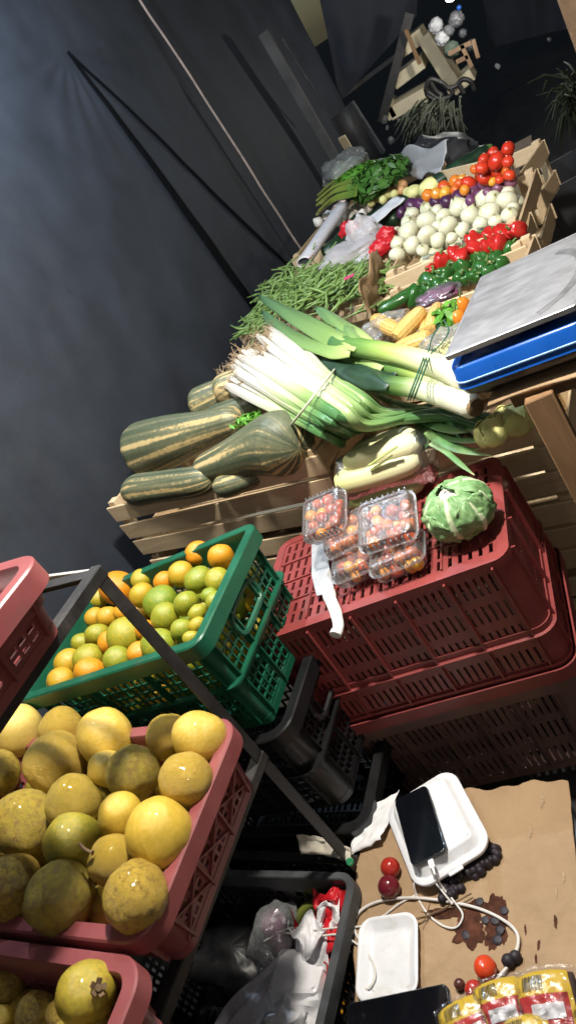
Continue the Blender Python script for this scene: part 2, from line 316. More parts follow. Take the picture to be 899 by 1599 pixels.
# ------------------------------------------------------------------ mesh helpers
class MB:
    def __init__(s): s.v = []; s.f = []; s.uv = []; s.has = False
    def add(s, vs, fs, uvs=None):
        o = len(s.v); s.v += [tuple(p) for p in vs]
        for i, f in enumerate(fs):
            s.f.append(tuple(o+k for k in f)); s.uv.append(uvs[i] if uvs else None)
        if uvs: s.has = True
        return s
    def box(s, c, d, m=None):
        hx, hy, hz = d[0]/2, d[1]/2, d[2]/2
        vs = [Vector((x, y, z)) for x in (-hx, hx) for y in (-hy, hy) for z in (-hz, hz)]
        if m is not None: vs = [m @ p for p in vs]
        c = Vector(c)
        return s.add([p+c for p in vs], [(0, 1, 3, 2), (4, 6, 7, 5), (0, 4, 5, 1), (2, 3, 7, 6), (0, 2, 6, 4), (1, 5, 7, 3)])
    def bar(s, a, b, w, h, up=Vector((0, 0, 1))):
        a, b = Vector(a), Vector(b); d = b-a; x = d.normalized(); y = up.cross(x)
        if y.length < 1e-4: y = Vector((1, 0, 0)).cross(x)
        y.normalize(); z = x.cross(y); m = Matrix((x, y, z)).transposed()
        return s.box((a+b)/2, (d.length, w, h), m)
    def tube(s, path, radii, seg=10, caps=True, flat=1., mod=None, up=None):
        path = [Vector(p) for p in path]; n = len(path)
        if isinstance(radii, (int, float)): radii = [radii]*n
        vs = []; t0 = (path[1]-path[0]).normalized()
        nrm = up if up is not None else (Vector((0, 0, 1)) if abs(t0.z) < .9 else Vector((1, 0, 0)))
        L = [0]
        for i in range(1, n): L.append(L[-1]+(path[i]-path[i-1]).length)
        for i in range(n):
            t = (path[min(i+1, n-1)]-path[max(i-1, 0)]).normalized()
            nrm = (nrm - t*nrm.dot(t))
            if nrm.length < 1e-6: nrm = Vector((1, .2, 0)) - t*Vector((1, .2, 0)).dot(t)
            nrm.normalize(); bn = t.cross(nrm)
            for j in range(seg):
                a = 2*math.pi*j/seg; k = mod(a, i/(n-1)) if mod else 1
                vs.append(path[i] + (bn*math.cos(a) + nrm*math.sin(a)*flat)*radii[i]*k)
        fs = []; uv = []; T = L[-1] or 1
        for i in range(n-1):
            for j in range(seg):
                k = (j+1) % seg
                fs.append((i*seg+j, i*seg+k, (i+1)*seg+k, (i+1)*seg+j))
                uv.append(((j/seg, L[i]/T), ((j+1)/seg, L[i]/T), ((j+1)/seg, L[i+1]/T), (j/seg, L[i+1]/T)))
        if caps:
            fs.append(tuple(range(seg-1, -1, -1))); uv.append(tuple((j/seg, 0) for j in range(seg)))
            fs.append(tuple((n-1)*seg+j for j in range(seg))); uv.append(tuple((j/seg, 1) for j in range(seg)))
        return s.add(vs, fs, uv)
    def grid(s, fn, nu, nv):
        vs = [fn(i/nu, j/nv) for j in range(nv+1) for i in range(nu+1)]; fs = []; uv = []
        for j in range(nv):
            for i in range(nu):
                a = j*(nu+1)+i; fs.append((a, a+1, a+nu+2, a+nu+1))
                uv.append(((i/nu, j/nv), ((i+1)/nu, j/nv), ((i+1)/nu, (j+1)/nv), (i/nu, (j+1)/nv)))
        return s.add(vs, fs, uv)
    def ring(s, prof, a, b, r, cz=6, closed=True, arcs=None):
        """sweep a closed profile of (out, z, shrink) round a rounded rectangle of half sizes a, b"""
        pts = []
        for q, (sx, sy) in enumerate(((1, 1), (-1, 1), (-1, -1), (1, -1))):
            for k in range(cz+1):
                pts.append((q, sx, sy, (q+k/cz)*math.pi/2))
        n = len(pts); m = len(prof); vs = []
        for (q, sx, sy, an) in pts:
            for (o, z, sh) in prof:
                rr = max(r+o, .0005)
                vs.append((sx*(a-r-sh)+rr*math.cos(an), sy*(b-r-sh)+rr*math.sin(an), z))
        fs = []
        for i in range(n):
            if arcs and ((i % (cz+1)) == cz or i//(cz+1) not in arcs): continue
            j = (i+1) % n
            for k in range(m if closed else m-1):
                l = (k+1) % m
                fs.append((i*m+k, j*m+k, j*m+l, i*m+l))
        if arcs:
            for q in arcs:
                i = q*(cz+1); fs.append(tuple(i*m+k for k in range(m-1, -1, -1))); i += cz; fs.append(tuple(i*m+k for k in range(m)))
        return s.add(vs, fs)
    def plate(s, xs, ys, solid, fn, th):
        nx, ny = len(xs), len(ys); vs = []
        for w in (0, th):
            for y in ys:
                for x in xs: vs.append(fn(x, y, w))
        k = nx*ny; fs = []
        S_ = lambda i, j: 0 <= i < nx-1 and 0 <= j < ny-1 and solid(i, j)
        for j in range(ny-1):
            for i in range(nx-1):
                if not S_(i, j): continue
                a, b, c, d = j*nx+i, j*nx+i+1, (j+1)*nx+i+1, (j+1)*nx+i
                fs.append((a, d, c, b)); fs.append((k+a, k+b, k+c, k+d))
                if not S_(i, j-1): fs.append((a, b, k+b, k+a))
                if not S_(i+1, j): fs.append((b, c, k+c, k+b))
                if not S_(i, j+1): fs.append((c, d, k+d, k+c))
                if not S_(i-1, j): fs.append((d, a, k+a, k+d))
        return s.add(vs, fs)
    def mesh(s, name, smooth=True, ang=None):
        used = sorted({k for f in s.f for k in f}); rm = {k: i for i, k in enumerate(used)}
        if len(used) < len(s.v): s.v = [s.v[k] for k in used]; s.f = [tuple(rm[k] for k in f) for f in s.f]
        me = bpy.data.meshes.new(name); me.from_pydata(s.v, [], s.f)
        if s.has:
            ul = me.uv_layers.new(name='UVMap'); k = 0
            buf = np.zeros(len(me.loops)*2, np.float32)
            for f, u in zip(s.f, s.uv):
                for q in range(len(f)):
                    if u: buf[2*k], buf[2*k+1] = u[q]
                    k += 1
            ul.data.foreach_set('uv', buf)
        me.update()
        if smooth: me.shade_smooth()
        if ang: me.set_sharp_from_angle(angle=R(ang))
        return me

def obj(name, mb, mat, parent=None, smooth=True, ang=40, bev=0, sub=0, loc=None, color=None, solid=0):
    me = mb if isinstance(mb, bpy.types.Mesh) else mb.mesh(name, smooth, ang)
    o = bpy.data.objects.new(name, me); COL.objects.link(o)
    if mat is not None and not me.materials: me.materials.append(mat)
    if parent is not None: o.parent = parent
    if loc is not None: o.location = loc
    if color is not None: o.color = (*color[:3], 1)
    if solid:
        md = o.modifiers.new('thickness', 'SOLIDIFY'); md.thickness = solid; md.offset = 0
    if bev:
        md = o.modifiers.new('bevel', 'BEVEL'); md.width = bev; md.segments = 2; md.limit_method = 'ANGLE'
    if sub:
        md = o.modifiers.new('subdivision', 'SUBSURF'); md.levels = sub; md.render_levels = sub
    return o
def tag(o, label, cat, group=None, kind=None):
    if label: o['label'] = label
    if cat: o['category'] = cat
    if group: o['group'] = group
    if kind: o['kind'] = kind
    return o
def thing(name, label, cat, mtx=None, group=None):
    o = bpy.data.objects.new(name, None); COL.objects.link(o); o.empty_display_size = .05
    if mtx is not None: o.matrix_world = mtx if isinstance(mtx, Matrix) else Matrix.Translation(Vector(mtx))
    return tag(o, label, cat, group)
def shift(mb, off):
    off = Vector(off); mb.v = [tuple(Vector(p)-off) for p in mb.v]; return mb
def TR(loc, yaw=0, rx=0, ry=0):
    return Matrix.Translation(Vector(loc)) @ Matrix.Rotation(R(yaw), 4, 'Z') @ Matrix.Rotation(R(rx), 4, 'X') @ Matrix.Rotation(R(ry), 4, 'Y')
ORD = ['first', 'second', 'third', 'fourth', 'fifth', 'sixth', 'seventh', 'eighth', 'ninth', 'tenth', 'eleventh', 'twelfth']
def spline(pts, n=8):
    pts = [Vector(p) for p in pts]; P = [pts[0]*2-pts[1]]+pts+[pts[-1]*2-pts[-2]]; out = []
    for i in range(1, len(P)-2):
        for k in range(n):
            t = k/n; a, b, c, d = P[i-1], P[i], P[i+1], P[i+2]
            out.append(.5*((2*b)+(c-a)*t+(2*a-5*b+4*c-d)*t*t+(3*b-a-3*c+d)*t**3))
    out.append(pts[-1]); return out
def blob(rx, ry, rz, seed=0, amp=.03, fr=1.5, nu=28, nv=18, dim=0., wr=0., lobes=0, lob=0., point=0.):
    mb = MB(); off = Vector((seed*3.1, seed*1.7, seed*.9)); vs = []
    def fn(u, v):
        a = 2*math.pi*u; t = math.pi*(v); st, ct = math.sin(t), -math.cos(t)
        d = Vector((st*math.cos(a), st*math.sin(a), ct))
        k = 1+amp*noise.noise(d*fr+off)
        if wr: k += wr*(abs(noise.noise(d*4.2+off*2))+.5*noise.noise(d*9+off))
        if lobes: k *= 1+lob*math.cos(lobes*a)*st
        if dim: k -= dim*math.exp(-((1-abs(ct))/.05))
        z = d.z*rz*k
        if point and ct > 0: z += point*rz*max(0, (ct-.72)/.28)**1.6
        return Vector((d.x*rx*k, d.y*ry*k, z))
    mb.grid(fn, nu, nv); return mb
def var_meshes(name, mat, specs):
    out = []
    for sp in specs:
        me = blob(**sp).mesh(name, True); me.materials.append(mat if not isinstance(mat, list) else mat[len(out)]); out.append(me)
    return out

# ------------------------------------------------------------------ heaps of produce
def relax(P, r, it=12, fixed=()):
    n = len(P)
    for _ in range(it):
        for i in range(n):
            for j in range(i+1, n):
                d = P[i]-P[j]; l = d.length; m = (r[i]+r[j])*.95-l
                if m > 0:
                    d = d/max(l, 1e-6)*m*.5
                    if j >= n-len(fixed): P[i] = P[i]+d*1.6
                    else: P[i] = P[i]+d; P[j] = P[j]-d
def heap(name, meshes, items, o, n, group, labeler, cat, h=0., inner=None, rnd=True, tilt=None, hfun=None):
    """items: (px, py, r_px, colour value, blotch value[, mesh index]) unprojected on the heap's surface"""
    P = []; r = []
    for it in items:
        hh = h + (hfun(it[0], it[1]) if hfun else 0)
        p = onpl(it[0], it[1], o+n*hh, n); P.append(p); r.append(rad(it[2], p))
    relax(P, r)
    out = []
    # rows for labels: from the far side to the near side, counted from the aisle / post side
    order = sorted(range(len(P)), key=lambda i: -P[i].y)
    nr = max(1, round(len(P)/7)); rows = [order[k*len(P)//nr:(k+1)*len(P)//nr] for k in range(nr)]
    lab = {}
    for ri, row in enumerate(rows):
        for ci, i in enumerate(sorted(row, key=lambda i: -P[i].x)): lab[i] = (ri, ci)
    for i, it in enumerate(items):
        me = meshes[it[5]] if len(it) > 5 else meshes[i % len(meshes)]
        ob = bpy.data.objects.new(name, me); COL.objects.link(ob)
        ob.location = P[i]; ob.scale = (r[i],)*3
        ob.rotation_euler = (random.uniform(-1, 1), random.uniform(-1, 1), random.uniform(0, 6.28)) if tilt is None else tilt(i)
        ob.color = (it[3], it[4], random.random(), 1)
        tag(ob, labeler(it, ORD[lab[i][0]], ORD[min(lab[i][1], 11)]), cat, group); out.append(ob)
    return out
def under(name, meshes, mtx, L, W, h, r, val, label, cat, group, jit=.35, lvl=1):
    """the deeper layer of the same fruit, seen only through gaps"""
    nx, ny = int(L/(2*r)), int(W/(2*r))
    for i in range(nx):
        for j in range(ny):
            p = mtx @ Vector(((i-(nx-1)/2)*L/nx+random.uniform(-jit, jit)*r, (j-(ny-1)/2)*W/ny+random.uniform(-jit, jit)*r, h+random.uniform(-.3, .3)*r))
            ob = bpy.data.objects.new(name, random.choice(meshes)); COL.objects.link(ob); ob.location = p; ob.scale = (r*random.uniform(.9, 1.1),)*3
            ob.rotation_euler = (random.uniform(-1, 1), random.uniform(-1, 1), random.uniform(0, 6)); ob.color = (val+random.uniform(-.25, .25), random.random()*.8, 0, 1)
            tag(ob, label, cat, group)

# ------------------------------------------------------------------ plastic crates
def cuts(tot, groups, per, gap, bar, margin):
    """cut positions over [-tot/2, tot/2] and which strips are solid bars"""
    pw = (tot-2*margin-(groups-1)*gap)/groups; sw = (pw-(per-1)*bar)/per
    xs = [-tot/2]; fl = []
    def go(w, f): xs.append(xs[-1]+w); fl.append(f)
    go(margin, True)
    for g in range(groups):
        for k in range(per):
            go(sw, False)
            if k < per-1: go(bar, True)
        if g < groups-1: go(gap, True)
    go(margin, True); return xs, fl
def crate(name, label, mat, mtx, L, W, H, cat='crate', group=None, r=.045, taper=.016, invert=False, long_=(3, 6, .02, .005), short=(2, 6, .02, .005), rows=(2, 4, .016, .005),
          base=(5, 5, .012, .009, 4, 2, .012, .006), handle=False, diag=False, rimw=.018, ribs=True, rmat=None, th=.004, bandz=.52):
    root = thing(name, label, cat, mtx @ Matrix.Translation((0, 0, 0)), group)
    X = Matrix.Rotation(math.pi, 4, 'X') if invert else Matrix.Identity(4)
    def put(nm, mb, **k):
        if invert: mb.v = [(p[0], -p[1], H-p[2]) for p in mb.v]
        return obj(nm, mb, k.pop('m', mat), root, **k)
    a = lambda z: L/2 - taper*(1-z/H); sh = lambda z: taper*(1-z/H)
    rim = MB().ring([(-th, H-.04, sh(H-.04)), (-th, H-.002, 0), (-th+.002, H, 0), (rimw-.003, H, 0), (rimw, H-.003, 0), (rimw, H-.034, 0), (rimw-.004, H-.034, 0), (rimw-.004, H-.007, 0), (0, H-.007, 0), (0, H-.04, sh(H-.04))], L/2-rimw, W/2-rimw, r-.01, 7)
    put('rim', rim, m=rmat or mat)
    La, Wa = L-2*rimw, W-2*rimw
    za, zb = .012, H-.038
    bz = H*bandz
    band = MB().ring([(0, bz, sh(bz)), (rimw*.72, bz, sh(bz)), (rimw*.72, bz-.005, sh(bz)), (.003, bz-.006, sh(bz)), (.003, bz-.02, sh(bz)), (0, bz-.02, sh(bz))], La/2, Wa/2, r-.01, 7)
    foot = MB().ring([(-.02, 0, taper), (.001, 0, taper), (.001, .016, sh(.016)), (-th, .016, sh(.016)), (-th, .006, taper), (-.02, .006, taper)], La/2, Wa/2, r-.01, 7)
    band.ring([(-.001, zb+.002, sh(zb)), (.006, zb+.002, sh(zb)), (.006, zb-.006, sh(zb)), (-.001, zb-.006, sh(zb))], La/2, Wa/2, r-.01, 7)
    put('flange', band); put('foot_rim', foot)
    for q in range(4):
        put('corner_post', MB().ring([(-th, za, sh(za)), (0, za, sh(za)), (0, zb, sh(zb)), (-th, zb, sh(zb))], La/2, Wa/2, r-.01, 7, arcs=(q,)))
    for side, (T, half, spec) in enumerate(((La-2*(r-.01), Wa/2, long_), (Wa-2*(r-.01), La/2, short), (La-2*(r-.01), Wa/2, long_), (Wa-2*(r-.01), La/2, short))):
        xs, fx = cuts(T, spec[0], spec[1], spec[2], spec[3], .016)
        yt, fy = cuts(zb-za, rows[0], rows[1], rows[2], rows[3], .012)
        ys = [y+(za+zb)/2 for y in yt]
        an = side*math.pi/2
        def fn(x, z, w, an=an, half=half, T=T):
            k = (T/2-sh(z))/(T/2)
            p = Vector((x*k, -(half-sh(z)) + w, z)); return Matrix.Rotation(an, 3, 'Z') @ p
        hole = handle and side % 2 == 1
        def solid(i, j):
            cx, cz = (xs[i]+xs[i+1])/2, (ys[j]+ys[j+1])/2
            if hole and abs(cx) < .058 and H*.60 < cz < H*.80: return False
            return fx[i] or fy[j]
        mb = MB().plate(xs, ys, solid, fn, th)
        rot = Matrix.Rotation(an, 3, 'Z')
        if ribs:
            cols = [-T/2+.006, T/2-.006] + ([ (k/spec[0]-.5)*T for k in range(1, spec[0])])
            for x in cols:
                p0 = rot @ Vector((x*(T/2-sh(za))/(T/2), -(half-sh(za))-.004, za)); p1 = rot @ Vector((x*(T/2-sh(zb))/(T/2), -(half-sh(zb))-.004, zb))
                mb.bar(p0, p1, .004, .008, up=rot @ Vector((0, 1, 0)))
        if diag:
            g = spec[0]
            for k in range(g):
                x0, x1 = (k/g-.5)*T*.94, ((k+1)/g-.5)*T*.94
                for (q0, q1) in ((x0, x1), (x1, x0)):
                    p0 = rot @ Vector((q0, -(half-sh(za))-.002, za+.01)); p1 = rot @ Vector((q1, -(half-sh(zb))-.002, bz-.02))
                    mb.bar(p0, p1, .0035, .007, up=rot @ Vector((0, 1, 0)))
        if hole:
            zc = H*.70; hw, hh = .06, H*.105
            pts = []
            for k in range(20):
                t = 2*math.pi*k/20; cx = math.copysign(abs(math.cos(t))**.5, math.cos(t))*hw; cz = math.copysign(abs(math.sin(t))**.5, math.sin(t))*hh
                pts.append(rot @ Vector((cx, -(half-sh(zc))-.003, zc+cz)))
            pts.append(pts[0]); mb.tube(pts, .0065, 6, False)
        put('side_panel', mb, ang=30)
    xs, fx = cuts(La-2*taper-.03, base[0], base[1], base[2], base[3], .014)
    ys, fy = cuts(Wa-2*taper-.03, base[4], base[5], base[6], base[7], .014)
    mb = MB().plate(xs, ys, lambda i, j: fx[i] or fy[j], lambda x, y, w: Vector((x, y, .002+w)), .006)
    if invert or True:
        for k in range(1, base[0]): mb.box(((k/base[0]-.5)*(La-2*taper-.06), 0, .001), (.004, Wa-2*taper-.05, .006))
        for k in range(1, base[4]): mb.box((0, (k/base[4]-.5)*(Wa-2*taper-.06), .001), (La-2*taper-.05, .004, .006))
    put('base', mb, ang=30)
    return root

# ------------------------------------------------------------------ wooden crates
def wcrate(label, mtx, L, W, H, ns=3, group='slatted wooden crates on the bench', sh=.056, ends=2, post_up=.012, name='wooden_crate', back=True):
    root = thing(name, label, 'crate', mtx, group)
    t = .008; gap = (H-ns*sh)/max(1, ns-1) if ns > 1 else 0
    rn = random.Random(sum(map(ord, label)))
    def slats(mb, y, ln, n_, ax):
        for k in range(n_):
            z = sh/2+k*((H-sh)/max(1, n_-1))
            j = rn.uniform(-.003, .003); hgt = sh*rn.uniform(.93, 1.03)
            m = Matrix.Rotation(rn.uniform(-.008, .008), 3, 'Y' if ax == 'x' else 'X')
            mb.box((0+j, y, z) if ax == 'x' else (y, 0+j, z), (ln, t, hgt) if ax == 'x' else (t, ln, hgt), m)
        return mb
    obj('front_panel', slats(MB(), -W/2+t/2, L, ns, 'x'), M['wood_x'], root, bev=.0015, ang=30)
    if back: obj('back_panel', slats(MB(), W/2-t/2, L, ns, 'x'), M['wood_x'], root, bev=.0015, ang=30)
    for s_ in (-1, 1): obj('end_panel', slats(MB(), s_*(L/2-t/2-.004), W-2*t-.004, ends, 'y'), M['wood_y'], root, bev=.0015, ang=30)
    for sx in (-1, 1):
        for sy in (-1, 1):
            mb = MB(); x, y = sx*(L/2-.012-.014), sy*(W/2-t-.0145); zt = H+post_up
            mb.box((x, y, zt/2), (.027, .027, zt)); obj('corner_post', mb, M['wood_z'], root, bev=.002, ang=30)
    mb = MB()
    for k in range(5): mb.box((0, (k-2)/5*(W-.03), -.004), (L-.012, W/6.2, .007))
    obj('bottom', mb, M['wood_x'], root, bev=.001, ang=30)
    return root
def frame_pts(A, B, W, H, dz=0):
    """matrix for a crate whose front top edge runs A->B (world points); W deep, H high"""
    d = Vector((B.x-A.x, B.y-A.y, 0)); L = d.length; yaw = math.degrees(math.atan2(d.y, d.x)); z = (A.z+B.z)/2
    m = Matrix.Rotation(R(yaw), 4, 'Z'); c = (A+B)/2 + (m @ Vector((0, W/2, 0)))
    return Matrix.Translation((c.x, c.y, z-H)) @ m, L

def lerp_(a, b, t): return a+(b-a)*t
M['shade_strip'] = plain('black_shade_strip', (.0025, .003, .0045), .95, .4, 40, spec=.1)  # near-black colour standing in for shade on the tarp
# ================================================================== SETTING
g = MB(); g.grid(lambda u, v: Vector(((u-.5)*160, (v-.3)*160, 0)), 40, 40)
tag(obj('ground', g, M['ground']), 'dark trodden ground of the market lane', 'ground', kind='structure')

def tarp_x(y): return -1.62 + .06*(y-1.2)
def ontarp(x, y):
    d = ray(x, y); t = (-1.62+.06*(CAM.y-1.2)-CAM.x)/(d.x-.06*d.y); return CAM+d*t
def fold_d(y, z, a, b, w):
    d = Vector((b.y-a.y, b.z-a.z)); L = d.length; d /= L; q = Vector((y-a.y, z-a.z)); s = q.dot(d); n_ = q.x*-d.y+q.y*d.x
    w2 = w*(.55+.45*min(1, max(0, s)/(.6*L)))
    e = min(1, max(0, s/.3))**1.5*min(1, max(0, (L*1.25-s)/.2))
    k = n_/w2
    return e*w2*(1.5*math.exp(-k*k) if k < 0 else 1.5*math.exp(-(k*3.2)**2))
FA, FB, FC = ontarp(104, 82), ontarp(458, 424), ontarp(398, 484)
def tarp_d(y, z):
    v = Vector((y*1.1, z*.9, 0))
    d = .013*noise.noise(v*.8)+.005*noise.noise(Vector((y*3, z*1.2, 5)))+.004*noise.noise(Vector((y*9, z*5, 9)))
    dy, dz = y-FA.y, z-FA.z; rr_ = math.hypot(dy, dz); an = math.atan2(dy, -dz)
    d += .0025*math.sin(an*17+4*noise.noise(v*2))*math.exp(-rr_/.6)*min(1, rr_/.1) if dz < 0 else 0
    return d
def tarp_fn(u, v):
    y = -.4+u*4.05; z = .05+v*2.75
    return Vector((tarp_x(y)+tarp_d(y, z)-(max(0, z-2.3)**2)*-.6, y, z))
mb = MB().grid(tarp_fn, 330, 230)
tw = tag(obj('tarp_wall', mb, M['tarp']), 'dark blue-black cloth tarp hung as the stall wall, under a long V of dark strips', 'tarp')
for (PA, PB, w0, w1, lb) in ((FA, FB, .008, .014, 'narrow dark strip standing in for a shade streak on the tarp'), (FA, FC, .009, .036, 'broad dark strip standing in for a shade streak on the tarp, nearer the squash')):
    def shade_strip(u, v, PA=PA, PB=PB, w0=w0, w1=w1):
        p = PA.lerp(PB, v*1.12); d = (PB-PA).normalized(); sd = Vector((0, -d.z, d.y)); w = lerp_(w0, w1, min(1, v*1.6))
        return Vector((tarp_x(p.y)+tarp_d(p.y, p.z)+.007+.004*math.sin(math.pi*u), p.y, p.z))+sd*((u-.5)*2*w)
    tag(obj('tarp_shade_strip', MB().grid(shade_strip, 8, 50), M['shade_strip'], solid=.002), lb, 'shade strip')  # dark strips that put the diagonal streaks of shade on the tarp
SA, SB = ontarp(205, -18), ontarp(470, 392)
pts = []
for k in range(40):
    p = SA.lerp(SB, k/39*1.1); pts.append(Vector((tarp_x(p.y)+tarp_d(p.y, p.z)+.008, p.y, p.z)))
tag(obj('hem_cord', MB().tube(pts, .0055, 6), M['seam']), 'thin pale cord running down the dark tarp to the crates', 'cord')
# second, farther cloth past the cord
def tarp2(u, v):
    y = 3.6+u*2.2; z = .05+v*2.7
    return Vector((tarp_x(y)-.03+.02*noise.noise(Vector((y*1.6, z*.7, 3)))+.012*noise.noise(Vector((y*4, z*1.2, 7)))+.004*math.sin(y*14+z*3), y, z))
tag(obj('tarp_wall', MB().grid(tarp2, 110, 70), M['tarp']), 'far stretch of dark rippled tarp beyond the pale cord', 'tarp')
def roof(u, v):
    x, y = -1.62+u*3.3, -1.2+v*6.4
    return Vector((x, y, 2.86+.10*math.sin(u*math.pi)+.03*noise.noise(Vector((x*2, y*2, 1)))))
tag(obj('roof_tarp', MB().grid(roof, 40, 60), plain('worn_grey_roof_tarp', (.16, .17, .19), .7, .2, 5)), 'dark tarp stretched overhead as the stall roof', 'tarp')

# ================================================================== RACK
LEG = ony(155, 885, .75)
RZ = LEG.z; ryaw = -6.
RM = Matrix.Translation((LEG.x, LEG.y, 0)) @ Matrix.Rotation(R(ryaw), 4, 'Z')
rack = thing('metal_rack', 'black angle-iron rack holding the red fruit crates', 'rack', RM)
def angle(a, b, w=.02, t=.003, u=(0, 0, 1), flip=1):
    mb = MB(); a, b = Vector(a), Vector(b); u = Vector(u); x = (b-a).normalized(); s = u.cross(x).normalized()*flip
    mb.bar(a-u*(w/2), b-u*(w/2), t, w, u); mb.bar(a+s*(w/2), b+s*(w/2), w, t, u); return mb
RD, RW = .88, .72
for x in (0, -RW):
    for y in (0, -RD):
        mb = MB(); mb.box((x-.001, y-.0125*(1 if y == 0 else -1), RZ/2), (.0032, .022, RZ)); mb.box((x-.0125*(1 if x == 0 else -1), y+.0015, RZ/2), (.022, .0032, RZ))
        obj('leg', mb, M['steel_blk'], rack, bev=.0008, ang=30)
for z in (RZ, .615):
    for x in (0, -RW): obj('side_rail', angle((x, .004, z), (x, -RD-.01, z), flip=1 if x else -1), M['steel_blk'], rack, bev=.0008, ang=30)
    for y in ((0, -RD) if z == RZ else ()): obj('cross_rail', angle((-.003, y+.002, z-.0035), (-RW+.003, y+.002, z-.0035), flip=-1 if y else 1), M['steel_blk'], rack, bev=.0008, ang=30)
obj('foot_brace', MB().bar((0, 0, .25), (-RW, 0, .25), .02, .004), M['steel_blk'], rack)
p1 = ony(72, 907, .79); p2 = ony(152, 897, .79)
slat = thing('pale_plank', 'pale painted slat behind the top rail of the black rack', 'slat', ((p1+p2)/2))
d = (p2-p1); obj('board', MB().bar(-d*.5-d.normalized()*.35, d*.5, .006, .022), plain('dull_white_paint', (.40, .38, .35), .7, .2, 30), slat, bev=.001)

# fruit crates on the rack
K1 = -5.
def crate_at_corner(RB, yaw, L, W, H):
    m = Matrix.Translation(RB) @ Matrix.Rotation(R(yaw), 4, 'Z') @ Matrix.Translation((-L/2, -W/2, -H)); return m
PH = .128
PH3 = .105
M_P1 = crate_at_corner(onz(374, 1117, .748), K1, .60, .366, PH)
crate('fruit_crate', 'faded red lattice crate heaped with big yellow passion fruit', M['pink'], M_P1, .60, .366, PH, group='faded red plastic crates on the rack', long_=(4, 4, .02, .006), short=(3, 4, .02, .006), diag=True, bandz=.76, rows=(1, 4, .014, .006), r=.036, rimw=.02)
M_P2 = crate_at_corner(onz(231, 1494, .748), K1, .60, .366, PH)
crate('fruit_crate', 'faded red crate nearest the camera, holding a few scarred passion fruit', M['pink'], M_P2, .60, .366, PH, group='faded red plastic crates on the rack', long_=(4, 4, .02, .006), short=(3, 4, .02, .006), diag=True, bandz=.76, rows=(1, 4, .014, .006), r=.036, rimw=.02)
M_P3 = crate_at_corner(onz(70, 857, 1.194), K1-1, .60, .366, PH3)
crate('fruit_crate', 'faded red crate on the rack top, wrapped goods showing through its lattice', M['pink'], M_P3, .60, .366, PH3, group='faded red plastic crates on the rack', long_=(4, 3, .03, .006), short=(3, 3, .03, .006), bandz=.66, rows=(1, 3, .02, .006), r=.036, rimw=.02)
# wrapped goods inside the upper crate
for k, (x, y, z, s_, lb) in enumerate(((.17, .09, .055, .06, 'crumpled white paper wrap in the upper red crate, near its rear corner'), (.19, -.07, .055, .06, 'crumpled white paper wrap in the upper red crate, towards its front end'), (.03, .05, .06, .065, 'crumpled white paper wrap deep inside the upper red crate'))):
    mb = blob(s_, s_*1.1, s_*.85, seed=40+k, amp=.25, fr=2.6)
    o = obj('paper_wrap', mb, M['paper'], loc=M_P3 @ Vector((x, y, z))); tag(o, lb, 'paper wrap', 'paper wraps in the upper crate')
PASS = var_meshes('passion_fruit', [M['pass'], M['pass'], M['passw'], M['passw']], [dict(rx=1, ry=.97, rz=1.06, seed=1, amp=.05, dim=.05), dict(rx=.98, ry=1, rz=1.1, seed=2, amp=.05, dim=.05),
    dict(rx=1, ry=1, rz=1.02, seed=3, amp=.08, wr=.02, nu=48, nv=32), dict(rx=1, ry=.95, rz=1.0, seed=4, amp=.08, wr=.03, nu=48, nv=32)])
def s7(x, y, r, c, b, m): return (x/2.14, 1090+y/2.14, r/2.14, c, b, m)
IT = [s7(60, 112, 88, .95, .1, 0), s7(205, 110, 72, .6, .3, 2), s7(352, 132, 94, .75, .3, 1), s7(528, 158, 74, .65, .2, 2), s7(665, 138, 88, .75, .2, 1), s7(612, 292, 92, .7, .3, 2), s7(460, 220, 92, .2, .75, 3), s7(275, 326, 92, .4, .35, 2),
      s7(348, 262, 62, .75, .2, 0), s7(405, 395, 78, .6, .3, 0), s7(545, 428, 114, .62, .0, 0), s7(243, 495, 96, .12, .2, 1), s7(383, 540, 82, .55, .15, 2), s7(207, 645, 116, .16, .7, 3), s7(455, 665, 114, .6, .6, 3), s7(82, 420, 112, .3, .6, 3),
      s7(40, 632, 104, .5, .8, 2), s7(-10, 252, 78, .4, .6, 3), s7(192, 210, 104, .7, .2, 2), s7(-60, 120, 80, .8, .2, 0), s7(-70, 420, 95, .4, .5, 3), s7(-110, 640, 95, .4, .5, 2)]
o1 = M_P1 @ Vector((0, 0, PH)); n1 = (M_P1.to_3x3() @ Vector((0, 0, 1)))
cn = lambda c: 'greenish' if c < .3 else ('golden' if c < .58 else 'pale yellow')
heap('passion_fruit', PASS, IT, o1, n1, 'passion fruit in the red crates', lambda it, a, b: f"{'wrinkled' if it[5] > 1 else 'smooth'} {cn(it[3])} passion fruit, {b} from the rail in the {a} row from behind", 'passion fruit', h=.012)
under('passion_fruit', PASS, M_P1, .52, .30, PH-.075, .04, .5, 'passion fruit lying in the shaded lower layer of the red crate', 'passion fruit', 'passion fruit in the red crates')
IT = [s7(290, 985, 98, .25, .5, 1), s7(112, 1068, 68, .7, .75, 2), s7(22, 968, 62, .5, .8, 2), s7(372, 1085, 46, .75, .3, 0), s7(198, 1056, 44, .8, .6, 2), s7(402, 1032, 44, .9, .4, 2), s7(5, 1078, 46, .7, .3, 0), s7(40, 1150, 60, .5, .5, 2), s7(210, 1160, 70, .4, .5, 3), s7(330, 1180, 60, .5, .5, 0)]
o2 = M_P2 @ Vector((0, 0, PH)); n2 = n1
H2 = heap('passion_fruit', PASS, IT, o2, n2, 'passion fruit in the red crates', lambda it, a, b: f"{cn(it[3])} passion fruit in the nearest red crate, {b} from the rail, {a} row", 'passion fruit', h=-.06, hfun=lambda x, y: .055 if abs(x-135.5) < 3 else 0)
